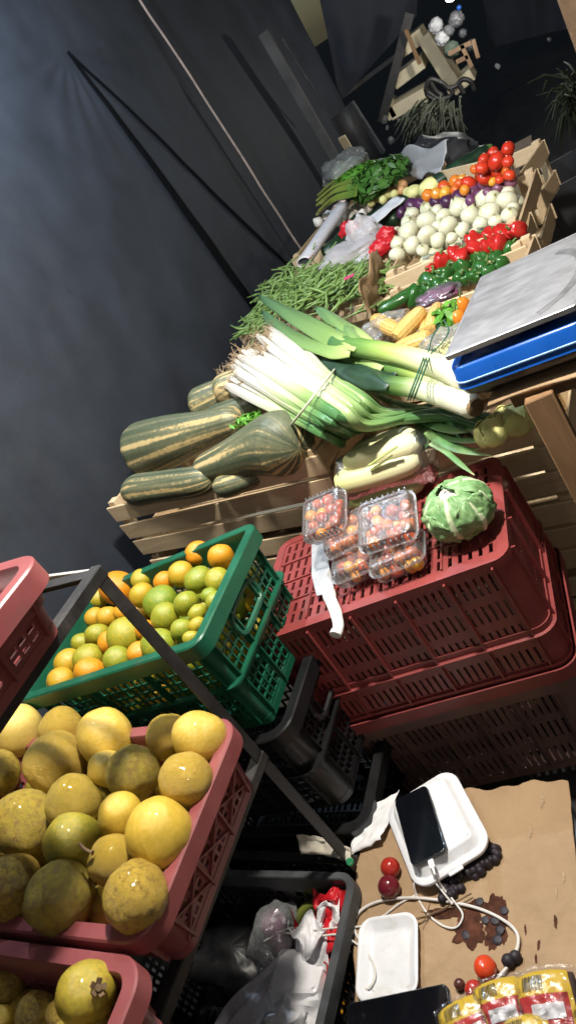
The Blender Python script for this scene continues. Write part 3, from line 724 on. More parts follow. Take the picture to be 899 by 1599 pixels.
under('passion_fruit', PASS, M_P2, .52, .30, PH-.10, .036, .5, 'passion fruit at the bottom of the nearest red crate', 'passion fruit', 'passion fruit in the red crates')
# the dried calyx on the big green one
bf = H2[0]; rr_ = bf.scale[0]
cal = MB(); cp = onpl(157, 1541, bf.location - FW*rr_*.85, FW)
dirn = (cp-bf.location).normalized(); q = dirn.to_track_quat('Z', 'Y').to_matrix()
for k in range(5):
    a = k*1.2566+.3; cal.bar(q @ Vector((0, 0, 0)), q @ Vector((math.cos(a)*.011, math.sin(a)*.011, .006)), .007, .0022, up=dirn)
cal.tube([q @ Vector((0, 0, -.004)), q @ Vector((0, 0, .007))], .0045, 8)
iv = bf.matrix_basis.inverted() if False else (Matrix.Translation(bf.location) @ bf.rotation_euler.to_matrix().to_4x4() @ Matrix.Diagonal((rr_, rr_, rr_, 1))).inverted()
cal.v = [tuple(iv @ (Vector(p)+bf.location+dirn*rr_*1.0)) for p in cal.v]
obj('calyx', cal, M['stembr'], bf)
for nm, px, py, base_i in (('stem', 143, 1322, 0),):
    p = onpl(px, py, o1+n1*.055, n1)
tag(obj('loose_stem', MB().tube(spline([onpl(124, 1317, o1+n1*.066, n1), onpl(133, 1326, o1+n1*.06, n1), onpl(145, 1332, o1+n1*.055, n1)]), [.0024]*16+[.004], 7), M['stembr']), 'short dry stalk on the greenish passion fruit', 'stalk')

# ================================================================== GREEN CRATE with tangerines on black crates
GH = .255
M_G = TR((-1.076, 1.0, .812), -2.4, -.9, -5.1) @ Matrix.Translation((0, 0, -GH))
crate('tangerine_crate', 'bottle green plastic crate full of tangerines, handle hole in its end', M['green'], M_G, .54, .35, GH, long_=(3, 7, .018, .004), short=(3, 4, .018, .004), rows=(2, 4, .016, .004), handle=True, rimw=.018, bandz=.5, r=.024)
M_B1 = M_G @ Matrix.Translation((0, 0, -.27))
crate('black_crate', 'black plastic crate directly under the green tangerine crate', M['black'], M_B1, .55, .36, .265, group='black crates under the green crate', rimw=.02, handle=True, long_=(3, 5, .018, .005), short=(3, 4, .018, .005))
bc = M_B1 @ Vector((0, 0, 0)); M_B2 = Matrix.Translation((bc.x-.01, bc.y, .012)) @ Matrix.Rotation(R(-3), 4, 'Z')
crate('black_crate', 'black plastic crate on the ground, lowest of the stack beside the rack', M['black'], M_B2, .55, .36, bc.z-.03, group='black crates under the green crate', rimw=.02, long_=(3, 5, .018, .005), short=(3, 4, .018, .005))
TANG = var_meshes('tangerine', M['tang'], [dict(rx=1, ry=1, rz=.86, seed=11, amp=.04, dim=.06), dict(rx=1, ry=.97, rz=.9, seed=12, amp=.05, dim=.05), dict(rx=.98, ry=1, rz=.94, seed=13, amp=.04, dim=.05)])
def s6(x, y, r, c): return (x/1.954, 780+y/1.954, 1.1*r/1.954, c*.82+.14, random.random()*.6)
IT = [s6(603, 163, 36, .86), s6(674, 175, 39, .78), s6(552, 228, 38, .55), s6(605, 245, 42, .2), s6(660, 256, 38, .3), s6(502, 250, 31, .92), s6(360, 270, 53, .92), s6(432, 244, 31, .4), s6(434, 292, 37, .5), s6(490, 312, 50, .12), s6(566, 320, 38, .22),
      s6(493, 366, 42, .24), s6(378, 346, 30, .7), s6(330, 361, 34, .62), s6(290, 360, 30, .62), s6(297, 412, 36, .3), s6(252, 436, 30, .28), s6(383, 418, 56, .33), s6(325, 442, 30, .8), s6(282, 478, 44, .32), s6(358, 490, 41, .24), s6(438, 462, 34, .82),
      s6(500, 432, 52, .2), s6(556, 396, 34, .22), s6(595, 386, 27, .42), s6(588, 416, 26, .35), s6(208, 502, 42, .55), s6(275, 521, 45, .82), s6(188, 555, 44, .58), s6(452, 392, 30, .85), s6(628, 325, 32, .2), s6(640, 300, 26, .15), s6(300, 300, 30, .4), s6(610, 350, 30, .3)]
og = M_G @ Vector((0, 0, GH)); ng = (M_G.to_3x3() @ Vector((0, 0, 1))).normalized()
tn = lambda c: 'green' if c < .27 else ('yellow-green' if c < .5 else ('yellow' if c < .68 else 'orange'))
heap('tangerine', TANG, IT, og, ng, 'tangerines in the green crate', lambda it, a, b: f"{tn(it[3])} tangerine, {b} from the crate's handle end in the {a} row from behind", 'tangerine', h=-.018)
under('tangerine', TANG, M_G, .46, .27, GH-.085, .031, .4, 'tangerine in the lower layer seen through the green lattice', 'tangerine', 'tangerines in the green crate')
under('tangerine', TANG, M_G, .46, .27, GH-.15, .031, .4, 'tangerine in the lower layer seen through the green lattice', 'tangerine', 'tangerines in the green crate')

# ================================================================== RED STACK
RH = .315
M_R = TR((-.619, 1.198, .653), 4.2, -1.2, -2.4)      # local z=0 is the top plate
M_RC = M_R @ Matrix.Translation((0, 0, -RH))
crate('upturned_crate', 'dark red slotted crate turned upside down as a display stand', M['red'], M_RC, .60, .385, RH, r=.042, taper=.005, invert=True, long_=(5, 6, .018, .0095), short=(3, 6, .018, .0095), rows=(4, 1, .022, .004), base=(5, 5, .015, .0125, 4, 2, .015, .009), rimw=.014, bandz=.62)
M_BR = M_R @ Matrix.Translation((0, 0, -RH-.004)) 
bp = M_BR @ Vector((.0, -.01, -.30))
crate('brown_crate', 'dusty brown slotted crate under the upturned red one', M['brown'], M_R @ Matrix.Translation((.0, 0, -RH-.292)), .57, .36, .29, r=.055, taper=.012, long_=(5, 5, .018, .010), short=(3, 5, .018, .010), rows=(3, 1, .022, .004), rimw=.014, bandz=.9)
oR = M_R @ Vector((0, 0, .004)); nR = (M_R.to_3x3() @ Vector((0, 0, 1))).normalized()
def onR(px, py, h=0): return onpl(px, py, oR+nR*h, nR)
RX = (M_R.to_3x3() @ Vector((1, 0, 0))).normalized(); RY = nR.cross(RX)
def RMx(p, yaw=0, rx=0, ry=0):
    return Matrix.Translation(p) @ Matrix((RX, RY, nR)).transposed().to_4x4() @ Matrix.Rotation(R(yaw), 4, 'Z') @ Matrix.Rotation(R(rx), 4, 'X') @ Matrix.Rotation(R(ry), 4, 'Y')
# knife
kp0, kp1 = onR(488, 842, .008), onR(512, 922, .010); kh0, kh1 = onR(509, 918, .014), onR(528, 978, .020)
kd = (kp1-kp0); kl = kd.length; ky = kd.normalized(); kx = ky.cross(nR).normalized(); kz = kx.cross(ky)
KM = Matrix.Translation(kp0) @ Matrix((kx, ky, kz)).transposed().to_4x4()
kn = thing('kitchen_knife', 'broad-bladed kitchen knife with a white handle jutting over the crate edge', 'knife', KM)
hl = (KM.inverted() @ kh1).y
ol = [(-.021, -.012), (.000, -.016), (.026, kl*.62), (.027, kl*.98), (.012, kl*1.02), (-.013, kl*1.04), (-.020, kl*.5)]
mb = MB(); k_ = len(ol); mb.add([(x, y, z) for z in (-.0009, .0009) for x, y in ol], [tuple(range(k_-1, -1, -1)), tuple(range(k_, 2*k_))]+[(i, (i+1) % k_, k_+(i+1) % k_, k_+i) for i in range(k_)])
obj('blade', mb, M['blade'], kn, ang=20, bev=.0005)
pth = [Vector((-.002, kl*.98, .0005)), Vector((0, kl*1.06, .001)), Vector((.0, kl+.3*(hl-kl), .001)), Vector((-.002, kl+.6*(hl-kl), .0)), Vector((.001, kl+.9*(hl-kl), -.001)), Vector((.010, hl, -.002)), Vector((.013, hl+.004, -.002))]
obj('handle', MB().tube(spline(pth, 5), [.0125]*4+[.0145]*5+[.0125]*8+[.0115]*6+[.0135]*5+[.0125]*2+[.006]*1, 12, flat=.75, up=Vector((0, 0, 1))), M['white'], kn)
# cauliflower
cc = onR(714, 795, .052); cr = rad(52, cc)
cf = thing('cauliflower', 'cauliflower wrapped in its pale green leaves on the red crate', 'cauliflower', RMx(cc))
obj('curd', blob(cr*.86, cr*.84, cr*.72, seed=21, amp=.06, fr=5), M['curd'], cf)
rn = random.Random(3)
def cleaf(az, el0, el1, wid, rad_, seed):
    def fn(u, v):
        s = (u-.5)*2; el = el0+(el1-el0)*v
        w = wid*(math.sin(math.pi*min(.97, .12+v*.82))**.7)
        a = az+s*w/max(.3, math.cos(el*.9)); k = rad_*(1+.05*math.exp(-(s/.12)**2)*(1-v)+.05*abs(s)**4*math.sin(v*23+seed)+.07*noise.noise(Vector((s*2.4, v*4, seed)))+.03*noise.noise(Vector((s*7, v*9, seed)))+.02*v*v)
        return Vector((math.cos(a)*math.cos(el)*k*1.05, math.sin(a)*math.cos(el)*k*1.0, math.sin(el)*k*.86))
    return MB().grid(fn, 26, 30)
for k, (az, e0, e1, wd, q_) in enumerate(((60, -45, 80, .85, .98), (135, -45, 74, .85, .99), (-160, -45, 70, .85, 1.0), (-15, -45, 68, .85, 1.01), (-95, -48, 62, .95, 1.03), (-50, -50, 40, .8, 1.06), (-140, -50, 34, .75, 1.07), (20, -40, 96, .7, 1.04))):
    obj('leaf', cleaf(R(az), R(e0), R(e1), wd, cr*q_*.98, k*3.7), M['cauleaf'], cf, solid=.0016)
# corn packed in film
cobs = ((532, 755, 652, 700), (535, 728, 655, 680), (560, 710, 660, 672))
ct = thing('corn_pack', 'film-wrapped pack of pale husked corn standing behind the tomato boxes', 'corn pack', RMx(onR(600, 800, 0)))
ci = ct.matrix_world.inverted() if False else RMx(onR(600, 800, 0)).inverted()
cpn = -FW
def facep(px, py, back): # points on an upright sheet at the rear rim of the crate
    o_ = onR(600, 795, .0)+RY*(back-.005); n_ = Vector((RY.x, RY.y, 0)).normalized(); return onpl(px, py, o_, n_)
def cob(nm, p0, p1, r0, mat, seed, flat=.9):
    pts = [p0.lerp(p1, t) for t in (0, .04, .12, .3, .5, .7, .86, .95, 1.0)]; rs = [r0*q for q in (.62, .8, .92, 1, 1.02, 1.0, .9, .72, .42)]
    mb = MB().tube([ci @ p for p in pts], rs, 18, flat=flat, mod=lambda a, v: 1+.05*noise.noise(Vector((math.cos(a)*1.6+seed, math.sin(a)*1.6, v*2)))+.018*math.sin(a*9+seed))
    return obj(nm, mb, mat, ct)
cob('corn_cob', facep(527, 756, .01), facep(655, 716, .01), .034, M['husk'], 1)
cob('corn_cob', facep(540, 728, .03), facep(655, 690, .03), .034, M['husk'], 2)
cob('corn_cob', facep(555, 712, .062), facep(650, 678, .062), .032, M['husk'], 3)
cob('corn_cob', facep(545, 783, .015), facep(660, 750, .015), .031, M['huskgr'], 4)
for k, (a_, b_) in enumerate((((575, 727), (620, 697)), ((578, 735), (612, 712)))):
    mb = MB(); p, q = ci @ (facep(*a_, -.018)), ci @ (facep(*b_, -.018)); mb.bar(p, q, .008, .002, up=ci.to_3x3() @ nR); obj('torn_husk', mb, M['huskgr'], ct)
def film_shell(u, v):
    a = 2*math.pi*u; cx, cy = 596, 737
    p = facep(cx+math.cos(a)*0, cy, .02); ax = (facep(660, 712, .02)-facep(530, 756, .02)); L_ = ax.length; ax.normalize(); s_ = (v-.5)*L_*1.22+.006
    upv = (nR-ax*nR.dot(ax)).normalized(); sd = ax.cross(upv); e = .5-abs(v-.5); w = min(1, e/.12)**.5
    k = 1+.10*noise.noise(Vector((math.cos(a)*2, math.sin(a)*2, v*5)))
    return ci @ (p+ax*s_+upv*(math.sin(a)*.062*w*k-.006)+sd*(math.cos(a)*.052*w*k-.018))
obj('film_wrap', MB().grid(film_shell, 40, 26), M['bagfilm'], ct)
# cherry tomato boxes
CH = var_meshes('cherry_tomato', M['cherry'], [dict(rx=1, ry=1, rz=1.0, seed=31, amp=.04, nu=16, nv=10), dict(rx=.95, ry=.95, rz=1.1, seed=32, amp=.04, nu=16, nv=10)])
def clamshell(label, mtx, seed, w=.118, d=.092, h=.052, n=13):
    w *= 1.10; d *= 1.12; n += 4
    t = thing('tomato_box', label, 'plastic box', mtx, 'clear boxes of cherry tomatoes')
    base = MB().ring([(-.012, 0, .0), (0, .012, 0), (.002, h*.55, 0), (.006, h*.55, 0), (.0065, h*.55+.0016, 0), (.003, h*.55+.0016, 0)], w/2-.006, d/2-.006, .016, 6, closed=False)
    base.grid(lambda u, v: Vector(((u-.5)*(w-.034), (v-.5)*(d-.034), .0)), 6, 4); obj('tray', base, M['clear'], t)
    lid = MB().ring([(.007, h*.55+.002, 0), (.007, h*.55+.005, 0), (.002, h*.55+.005, 0), (0, h-.006, 0), (-.003, h-.001, 0), (-.010, h, 0), (-.011, h-.0025, 0), (-.016, h-.0025, 0)], w/2-.006, d/2-.006, .016, 6, closed=False)
    lid.grid(lambda u, v: Vector(((u-.5)*(w-.04), (v-.5)*(d-.04), h-.0025+.0008*math.sin(u*40))), 20, 4)
    for k in range(9):
        for sy in (-1, 1): lid.box(((k-4)*w*.095, sy*(d/2-.004), h*.76), (.003, .004, h*.34))
    obj('lid', lid, M['clear'], t)
    rn = random.Random(seed); P = []; r = []
    for i in range(n):
        r.append(rn.uniform(.0115, .0145)); P.append(Vector((rn.uniform(-.5, .5)*(w-.05), rn.uniform(-.5, .5)*(d-.05), rn.uniform(.014, h-.016))))
    for _ in range(40):
        relax(P, r, 1)
        for i in range(n):
            P[i] = Vector((max(-w/2+.02, min(w/2-.02, P[i].x)), max(-d/2+.02, min(d/2-.02, P[i].y)), max(.014, min(h-.016, P[i].z))))
    for i in range(n):
        ob = bpy.data.objects.new('cherry_tomato', CH[i % 2]); COL.objects.link(ob); ob.location = mtx @ P[i]; ob.scale = (r[i],)*3
        ob.rotation_euler = (rn.random()*6, rn.random()*6, 0); ob.color = (rn.choice((.3, .45, .5, .6, .8, .9)), 0, 0, 1)
        tag(ob, 'cherry tomato inside the '+label.split(' of ')[0], 'cherry tomato', 'cherry tomatoes in the '+label.split(' of ')[0])
    return t
clamshell('lowest clear box of cherry tomatoes beside the knife handle', RMx(onR(570, 892, .0), 4), 1, w=.105)
clamshell('front clear box of cherry tomatoes nearest the cauliflower', RMx(onR(632, 882, .0), 2), 2, w=.108, n=14)
clamshell('middle clear box of cherry tomatoes on the lowest box', RMx(onR(556, 850, .035), 8, 4, -3), 3, w=.105)
clamshell('tilted top clear box of cherry tomatoes by the knife blade', RMx(onR(522, 816, .075), -6, 22, -4), 4, w=.10, d=.098)
clamshell('large top clear box of cherry tomatoes leaning against the corn', RMx(onR(616, 828, .052), -4, 20, 2), 5, w=.115, d=.105, n=16)
p = onR(650, 880, .018)
ob = bpy.data.objects.new('cherry_tomato', CH[0]); COL.objects.link(ob); ob.location = p; ob.scale = (.0145,)*3; ob.color = (.92, 0, 0, 1); tag(ob, 'loose orange cherry tomato in front of the boxes', 'cherry tomato')

# ================================================================== SCALE on its stand
M_S = TR((-.174, 1.334, 1.004), -10.9, .2, -4.4)
oS = M_S @ Vector((0, 0, 0))
sc = thing('weighing_scale', 'digital market scale with scuffed steel platter on a blue and black body', 'scale', M_S @ Matrix.Translation((0, 0, -.095)))
pw, pd = .23, .30
mb = MB(); mb.grid(lambda u, v: Vector(((u-.5)*pw, (v-.5)*pd, .095)), 12, 12)
lip = MB().ring([(0, .0955, 0), (.0015, .0945, 0), (.0015, .086, 0), (0, .086, 0), (-.0015, .0885, 0), (-.0015, .0935, 0), (-.006, .0953, 0)], pw/2, pd/2, .005, 4)
obj('platter', mb, M['steel'], sc); obj('platter_rim', lip, M['steel'], sc)
arc = MB(); pts = [Vector((.02+.085*math.cos(t), -.015+.12*math.sin(t), .0955)) for t in [R(a) for a in range(-70, 75, 5)]]
arc.tube(pts, .0075, 6, flat=.06, up=Vector((0, 0, 1))); obj('worn_arc', arc, plain('dull_worn_steel', (.26, .26, .27), .5, .2, 40, metallic=.8), sc)
spi = MB().box((0, 0, .078), (.06, .06, .03)); obj('column', spi, M['black'], sc)
hw, hd = .125, .155
body = MB().ring([(-.02, .068, 0), (-.004, .068, 0), (0, .064, 0), (.004, .030, 0), (.006, .026, 0), (-.02, .026, 0)], hw, hd, .03, 6)
body.grid(lambda u, v: Vector(((u-.5)*(hw*2-.03), (v-.5)*(hd*2-.03), .066)), 4, 4); obj('blue_housing', body, M['blue'], sc, ang=50)
ln = MB().ring([(.0035, .041, 0), (.0055, .0405, 0), (.0055, .0385, 0), (.0035, .038, 0)], hw, hd, .03, 6); obj('trim_line', ln, plain('pale_blue_trim', (.30, .48, .75), .3), sc)
bs = MB().ring([(-.02, .026, 0), (.003, .026, 0), (0, .012, 0), (-.016, .0, 0), (-.03, .0, 0)], hw, hd, .03, 6)
bs.grid(lambda u, v: Vector(((u-.5)*(hw*2-.04), (v-.5)*(hd*2-.04), .004)), 4, 4); obj('base', bs, M['black'], sc, ang=50)
for sx in (-1, 1):
    for sy in (-1, 1): obj('foot', MB().tube([(sx*.09, sy*.11, -.012), (sx*.09, sy*.11, .004)], .014, 12), M['black'], sc)
# cardboard sheet and timber stand under it
zt = (M_S @ Vector((0, 0, -.107))).z - .0
M_ST = M_S @ Matrix.Translation((0, 0, -.107))
cb = thing('cardboard_sheet', 'corrugated cardboard sheet under the weighing scale', 'cardboard', M_ST @ Matrix.Translation((0, 0, -.007)))
def cardfn(zz):
    return lambda u, v: Vector((-.085+u*.36, -.165+v*.36+.004*math.sin(u*9), zz+.0015*math.sin(u*7+v*5)))
mb = MB().grid(cardfn(.0035), 14, 14); obj('sheet', mb, M['card'], cb, solid=.006)
mst = M_ST @ Matrix.Translation((0, 0, -.007))
st = thing('scale_stand', 'rough stained timber stand carrying the weighing scale', 'stand', mst)
def inv_w(p, m): return m.inverted() @ p
mb = MB()
for k in range(3): mb.box((.12, -.10+k*.115, -.012), (.34, .11, .022))
obj('top_boards', mb, M['wood_dk'], st, bev=.002, ang=30)
lt = inv_w(onpl(843, 628, mst.translation-Vector((0, 0, .02)), Vector((0, 0, 1))), mst)
q0 = ony(838, 622, 1.16); q1 = ony(930, 800, 1.13)
leg = MB().bar(inv_w(q0, mst)+Vector((.0, .01, 0)), inv_w(q1 + (q1-q0).normalized()*.45, mst), .05, .028, up=inv_w(q0+Vector((0, 1, 0)), mst)-inv_w(q0, mst)); obj('leg', leg, M['wood_dk'], st, bev=.003, ang=30)
for px, py in ((.26, .14), (.26, -.12)):
    a = Vector((px, py, -.02)); w = mst @ a; obj('leg', MB().bar(a, inv_w(Vector((w.x+.02, w.y, 0)), mst), .045, .03), M['wood_dk'], st, bev=.003, ang=30)

# ================================================================== BENCH with wooden crates
CH_ = .19
def wc(label, a, b, z, W, H=CH_, ns=3, y0=None, **k):
    A, B = onz(*a, z), onz(*b, z)
    if y0 is not None:
        A.y = B.y+(A.y-B.y)*y0
    m, L = frame_pts(A, B, W, H); wcrate(label, m, L, W, H, ns, **k); return m, L
MSQ, LSQ = wc('front slatted crate heaped with striped squash', (165, 795), (493, 711), .80, .36, ns=3)
MLK, LLK = wc('front slatted crate under the leeks and spring onion tops', (503, 748), (843, 655), .718, .36, ns=3)
def lower(label, m, L, H, dz, W=.36, top=None):
    mm = m.copy(); mm.translation.z -= H+dz; wcrate(label, mm, L, W, H, 3, group='slatted wooden crates on the bench')
lower('slatted crate under the squash crate', MSQ, LSQ, .19, .024); lower('lowest slatted crate below the squash', MSQ, LSQ, .19, .238)
lower('slatted crate under the leek crate, behind the red crates', MLK, LLK, .19, .03); lower('lowest slatted crate behind the stacked red and brown crates', MLK, LLK, .19, .25)
MCO, LCO = wc('slatted crate of corn cobs, orange chillies and basil', (560, 565), (838, 505), .775, .34, H=.16, ns=2)
MPE, LPE = wc('shallow slatted crate of green peppers', (572, 517), (814, 428), .80, .25, H=.13, ns=2)
MRP, LRP = wc('shallow slatted crate of bagged red peppers', (598, 462), (820, 384), .80, .27, H=.15, ns=2, y0=.3)
MON, LON = wc('slatted crate heaped with white onions', (606, 412), (812, 347), .83, .46, H=.18, ns=2, y0=.3)
MTO, LTO = wc('far slatted crate of tomatoes at the bench end', (645, 312), (806, 281), .83, .35, H=.17, ns=2, y0=.3)
MBE, LBE = wc('slatted crate heaped with green beans beside the tarp', (372, 525), (585, 470), .79, .42, H=.16, ns=2)
MCU, LCU = wc('slatted crate of zucchini and plastic bags beside the tarp', (430, 447), (600, 398), .80, .46, H=.16, ns=2, y0=.3)
MCE, LCE = wc('far slatted crate with celery and garlic beside the tarp', (470, 380), (640, 318), .80, .62, H=.16, ns=2, y0=.3)
# bench under the rear crates
bm = TR((-.82, 2.95, 0)); bn = thing('market_bench', 'long weathered timber bench carrying the rows of crates', 'bench', bm)
mb = MB()
for k in range(5): mb.box(((k-2)*.235, 0, .595), (.225, 2.55, .025))
obj('top_boards', mb, M['wood_bench'], bn, bev=.002, ang=30)
for x in (-.5, .52):
    for y in (-1.15, 0, 1.15): obj('leg', MB().box((x, y, .29), (.06, .06, .58)), M['wood_bench'], bn, bev=.003, ang=30)
    obj('apron', MB().box((x+(.034 if x > 0 else -.034), 0, .53), (.022, 2.5, .09)), M['wood_bench'], bn, bev=.002, ang=30)
obj('skirt', MB().grid(lambda u, v: Vector((.592+.008*math.sin(u*40)*v, -1.25+u*2.5, .58-v*.54)), 60, 6), M['darkpanel'], bn, solid=.003)

# squash
def squash(label, p, rs, color=0., seed=0, n=30):
    P0 = spline(p, 12); k0 = len(P0); k = 44; P = []
    for i in range(k):
        q = (1-math.cos(math.pi*i/(k-1)))/2*(k0-1); a_ = min(int(q), k0-2); P.append(P0[a_].lerp(P0[a_+1], q-a_))
    TT = [(1-math.cos(math.pi*i/(k-1)))/2 for i in range(k)]
    rr = [np.interp(TT[i], np.linspace(0, 1, len(rs)), rs) for i in range(k)]
    # smooth + rounded ends
    rr = np.convolve(np.pad(rr, 2, 'edge'), np.ones(5)/5, 'valid')
    for i in range(k):
        t = TT[i]; e0 = min(1, t/.26); e1 = min(1, (1-t)/.12)
        rr[i] *= math.sqrt(max(0.0, 1-(1-e0)**2))*.98+.02 if t < .26 else (math.sqrt(max(0.0, 1-(1-e1)**2))*.97+.03)
    mb = MB().tube(P, list(rr), 36, mod=lambda a, v: 1+.03*noise.noise(Vector((math.cos(a)*1.2+seed, math.sin(a)*1.2, v*3)))+.012*math.cos(a*10)+.01*noise.noise(Vector((math.cos(a)*4+seed, math.sin(a)*4, v*9))))
    root = thing('squash', label, 'squash', P[k//2], 'striped squash in the front crate'); shift(mb, P[k//2])
    obj('skin', mb, M['squash'], root, color=(color, 0, 0))
    e = P[-1]-P[k//2]; d = (P[-1]-P[-3]).normalized(); obj('stalk', MB().tube([e-d*.006, e+d*.006, e+d*.014], [.009, .007, .008], 8), M['stembr'], root)
zq = .83
squash('long squash with broad tan stripes lying across the back', [onz(206, 712, .835), onz(232, 700, .84), onz(290, 680, .85), onz(340, 664, .85), onz(378, 652, .85)], [.078, .090, .078, .056, .044, .040], .045, 1)
squash('bulbous squash with fine yellow stripes beside the spring onions', [onz(466, 700, .835), onz(440, 692, .84), onz(400, 702, .835), onz(350, 722, .825), onz(305, 738, .82)], [.070, .082, .074, .056, .044, .034], .04, 2)
squash('small dark speckled squash along the front slat', [onz(194, 772, .815), onz(222, 764, .815), onz(270, 757, .81), onz(305, 752, .81), onz(334, 745, .805)], [.042, .048, .044, .043, .040, .03], .02, 3)
squash('squash end-on with tan stripes near the tarp', [onz(300, 638, .86), onz(320, 628, .86), onz(352, 612, .86), onz(375, 604, .86)], [.05, .052, .05, .04, .03], .03, 4)
squash('tan squash partly under the spring onion roots', [onz(338, 622, .88), onz(360, 606, .885), onz(392, 594, .88), onz(420, 590, .87)], [.045, .05, .045, .036, .03], .12, 5)
squash('dark squash between the long one and the end-on one', [onz(318, 662, .845), onz(350, 650, .85), onz(390, 634, .85), onz(430, 620, .84)], [.038, .042, .038, .03, .025], .0, 6)
squash('pale squash low behind the front slat', [onz(335, 762, .785), onz(358, 757, .785), onz(385, 748, .78), onz(410, 740, .775)], [.026, .032, .03, .026, .02], .05, 7)
squash('squash under the bulbous one, mostly hidden', [onz(420, 735, .75), onz(455, 725, .75), onz(480, 716, .75), onz(497, 708, .75)], [.04, .045, .04, .03], .0, 8)
def leafclump(c, r, n, sz, seed, squish=.6, up=Vector((0, 0, 1))):
    rn = random.Random(seed); mb = MB()
    for _ in range(n):
        d = Vector((rn.gauss(0, 1), rn.gauss(0, 1), rn.gauss(0, 1)))
        d = d.normalized()*(rn.random()**.45); p = Vector((d.x*r[0], d.y*r[1], d.z*r[2]))+c
        nrm = (d+Vector((rn.gauss(0, .5), rn.gauss(0, .5), rn.random()*1.2))).normalized(); t = nrm.orthogonal().normalized(); t = Matrix.Rotation(rn.random()*6.28, 3, nrm) @ t; b = nrm.cross(t)
        s = sz*rn.uniform(.6, 1.3); w = s*squish; cu = s*.25*rn.uniform(-.4, 1)
        mb.add([p-t*s, p-t*s*.2+b*w*.5-nrm*cu*.2, p+t*s-nrm*cu, p-t*s*.2-b*w*.5-nrm*cu*.2, p+t*s*.4+b*w*.42, p+t*s*.4-b*w*.42], [(0, 1, 3), (1, 4, 5, 3), (4, 2, 5)])
    return mb
tag(obj('herb_sprig', leafclump(onz(385, 655, .895), (.05, .03, .012), 130, .012, 5), M['leafb'], smooth=False), 'sprig of green herb leaves on the squash beside the spring onions', 'herb')
def loose_leaf(label, pts, wid, mat, seed):
    P = spline(pts, 6); k = len(P); mb = MB().tube(P, [wid*max(.08, math.sin(math.pi*min(.98, .12+.86*i/(k-1))))**.6 for i in range(k)], 8, flat=.16, up=Vector((0, 0, 1)))
    return mb

# spring onion bundle
def zs(t): return .925-.0*t
s0 = thing('spring_onion_bundle', 'thick bundle of white spring onions tied with a band across the crates', 'spring onions', onz(490, 615, .86))
OFF = s0.matrix_world.translation if False else onz(490, 615, .86)
rn = random.Random(11)
NS = 60
def lerp(a, b, t): return a+(b-a)*t
for i in range(NS):
    lay = i % 4; s = ((i//4)+.5)/(NS/4); s += rn.uniform(-.04, .04); edge = abs(s-.5)*2
    zl = .865+lay*.021*(1-.55*edge**2)-.02*edge
    rx, ry = lerp(436, 352, s)+rn.uniform(-10, 14)-lay*2, lerp(512, 606, s)+rn.uniform(-9, 9)-lay*2
    if rn.random() < .3: rx += 18; ry += 14
    bx, by = lerp(519, 458, s), lerp(581, 659, s)
    ex, ey = lerp(604, 527, s)+rn.uniform(-8, 8), lerp(640, 698, s)+rn.uniform(-6, 4)
    mx_, my_ = lerp(690, 640, s)+rn.uniform(-14, 14), lerp(646, 652, s)+rn.uniform(-8, 6)
    tx, ty = lerp(790, 690, s)+rn.uniform(-50, 20), lerp(668, 690, s)+rn.uniform(-22, 14)
    sag = rn.uniform(-.008, .008)
    pts = [onz(rx, ry, zl+.028+sag), onz(lerp(rx, bx, .5)+rn.uniform(-3, 3), lerp(ry, by, .5)+rn.uniform(-3, 3), zl+.020), onz(bx, by, zl), onz(lerp(bx, ex, .55), lerp(by, ey, .55), zl-.006), onz(ex, ey, zl-.065), onz(mx_, my_, .765+.25*(zl-.865)), onz(tx, ty, .735+rn.random()*.02)]
    if s > .45: pts = pts[:4]+[onz(ex, ey, zl-.085)]
    P = [p-OFF for p in spline(pts, 5)]; k = len(P); w = rn.uniform(.0080, .0122)
    def rad_(t, w=w):
        if t < .05: return w*(.75+.4*t/.05)
        if t < .5: return w*(1.15-.3*t)
        return w*(1.0-.45*(t-.5))
    rs = [rad_(j/(k-1)) for j in range(k)]; rs[-1] *= .25
    o = obj('stalk', MB().tube(P, rs, 9, mod=lambda a, v: 1+.04*math.sin(a*3+i)), M['scal'], s0)
    rt = MB(); p0 = P[0]; dr = (P[0]-P[1]).normalized()
    for q in range(16):
        d2 = (dr+Vector((rn.gauss(0, .55), rn.gauss(0, .55), rn.gauss(0, .45)))).normalized(); l = rn.uniform(.016, .045)
        rt.tube([p0, p0+d2*l*.5+Vector((0, 0, rn.gauss(0, .004))), p0+d2*l+Vector((rn.gauss(0, .006), rn.gauss(0, .006), rn.gauss(0, .006)))], [.0016, .0012, .0006], 4)
    obj('roots', rt, M['roots'], o)
bd = []
for t in range(29):
    a = 2*math.pi*t/28; s = .5+.56*math.cos(a); e = abs(s-.5)*2
    z = .865+(.075*(1-.45*min(1, e)**2)-.02*e if math.sin(a) > 0 else -.028+.01*e); z = .865+(.085*max(0, math.sin(a))**.6 - .03*max(0, -math.sin(a))**.6) - .012*e
    bd.append(onz(lerp(519, 458, s), lerp(581, 659, s), z)-OFF)
obj('rubber_band', MB().tube(bd, .0034, 8, False, flat=.8), M['rubber'], s0)
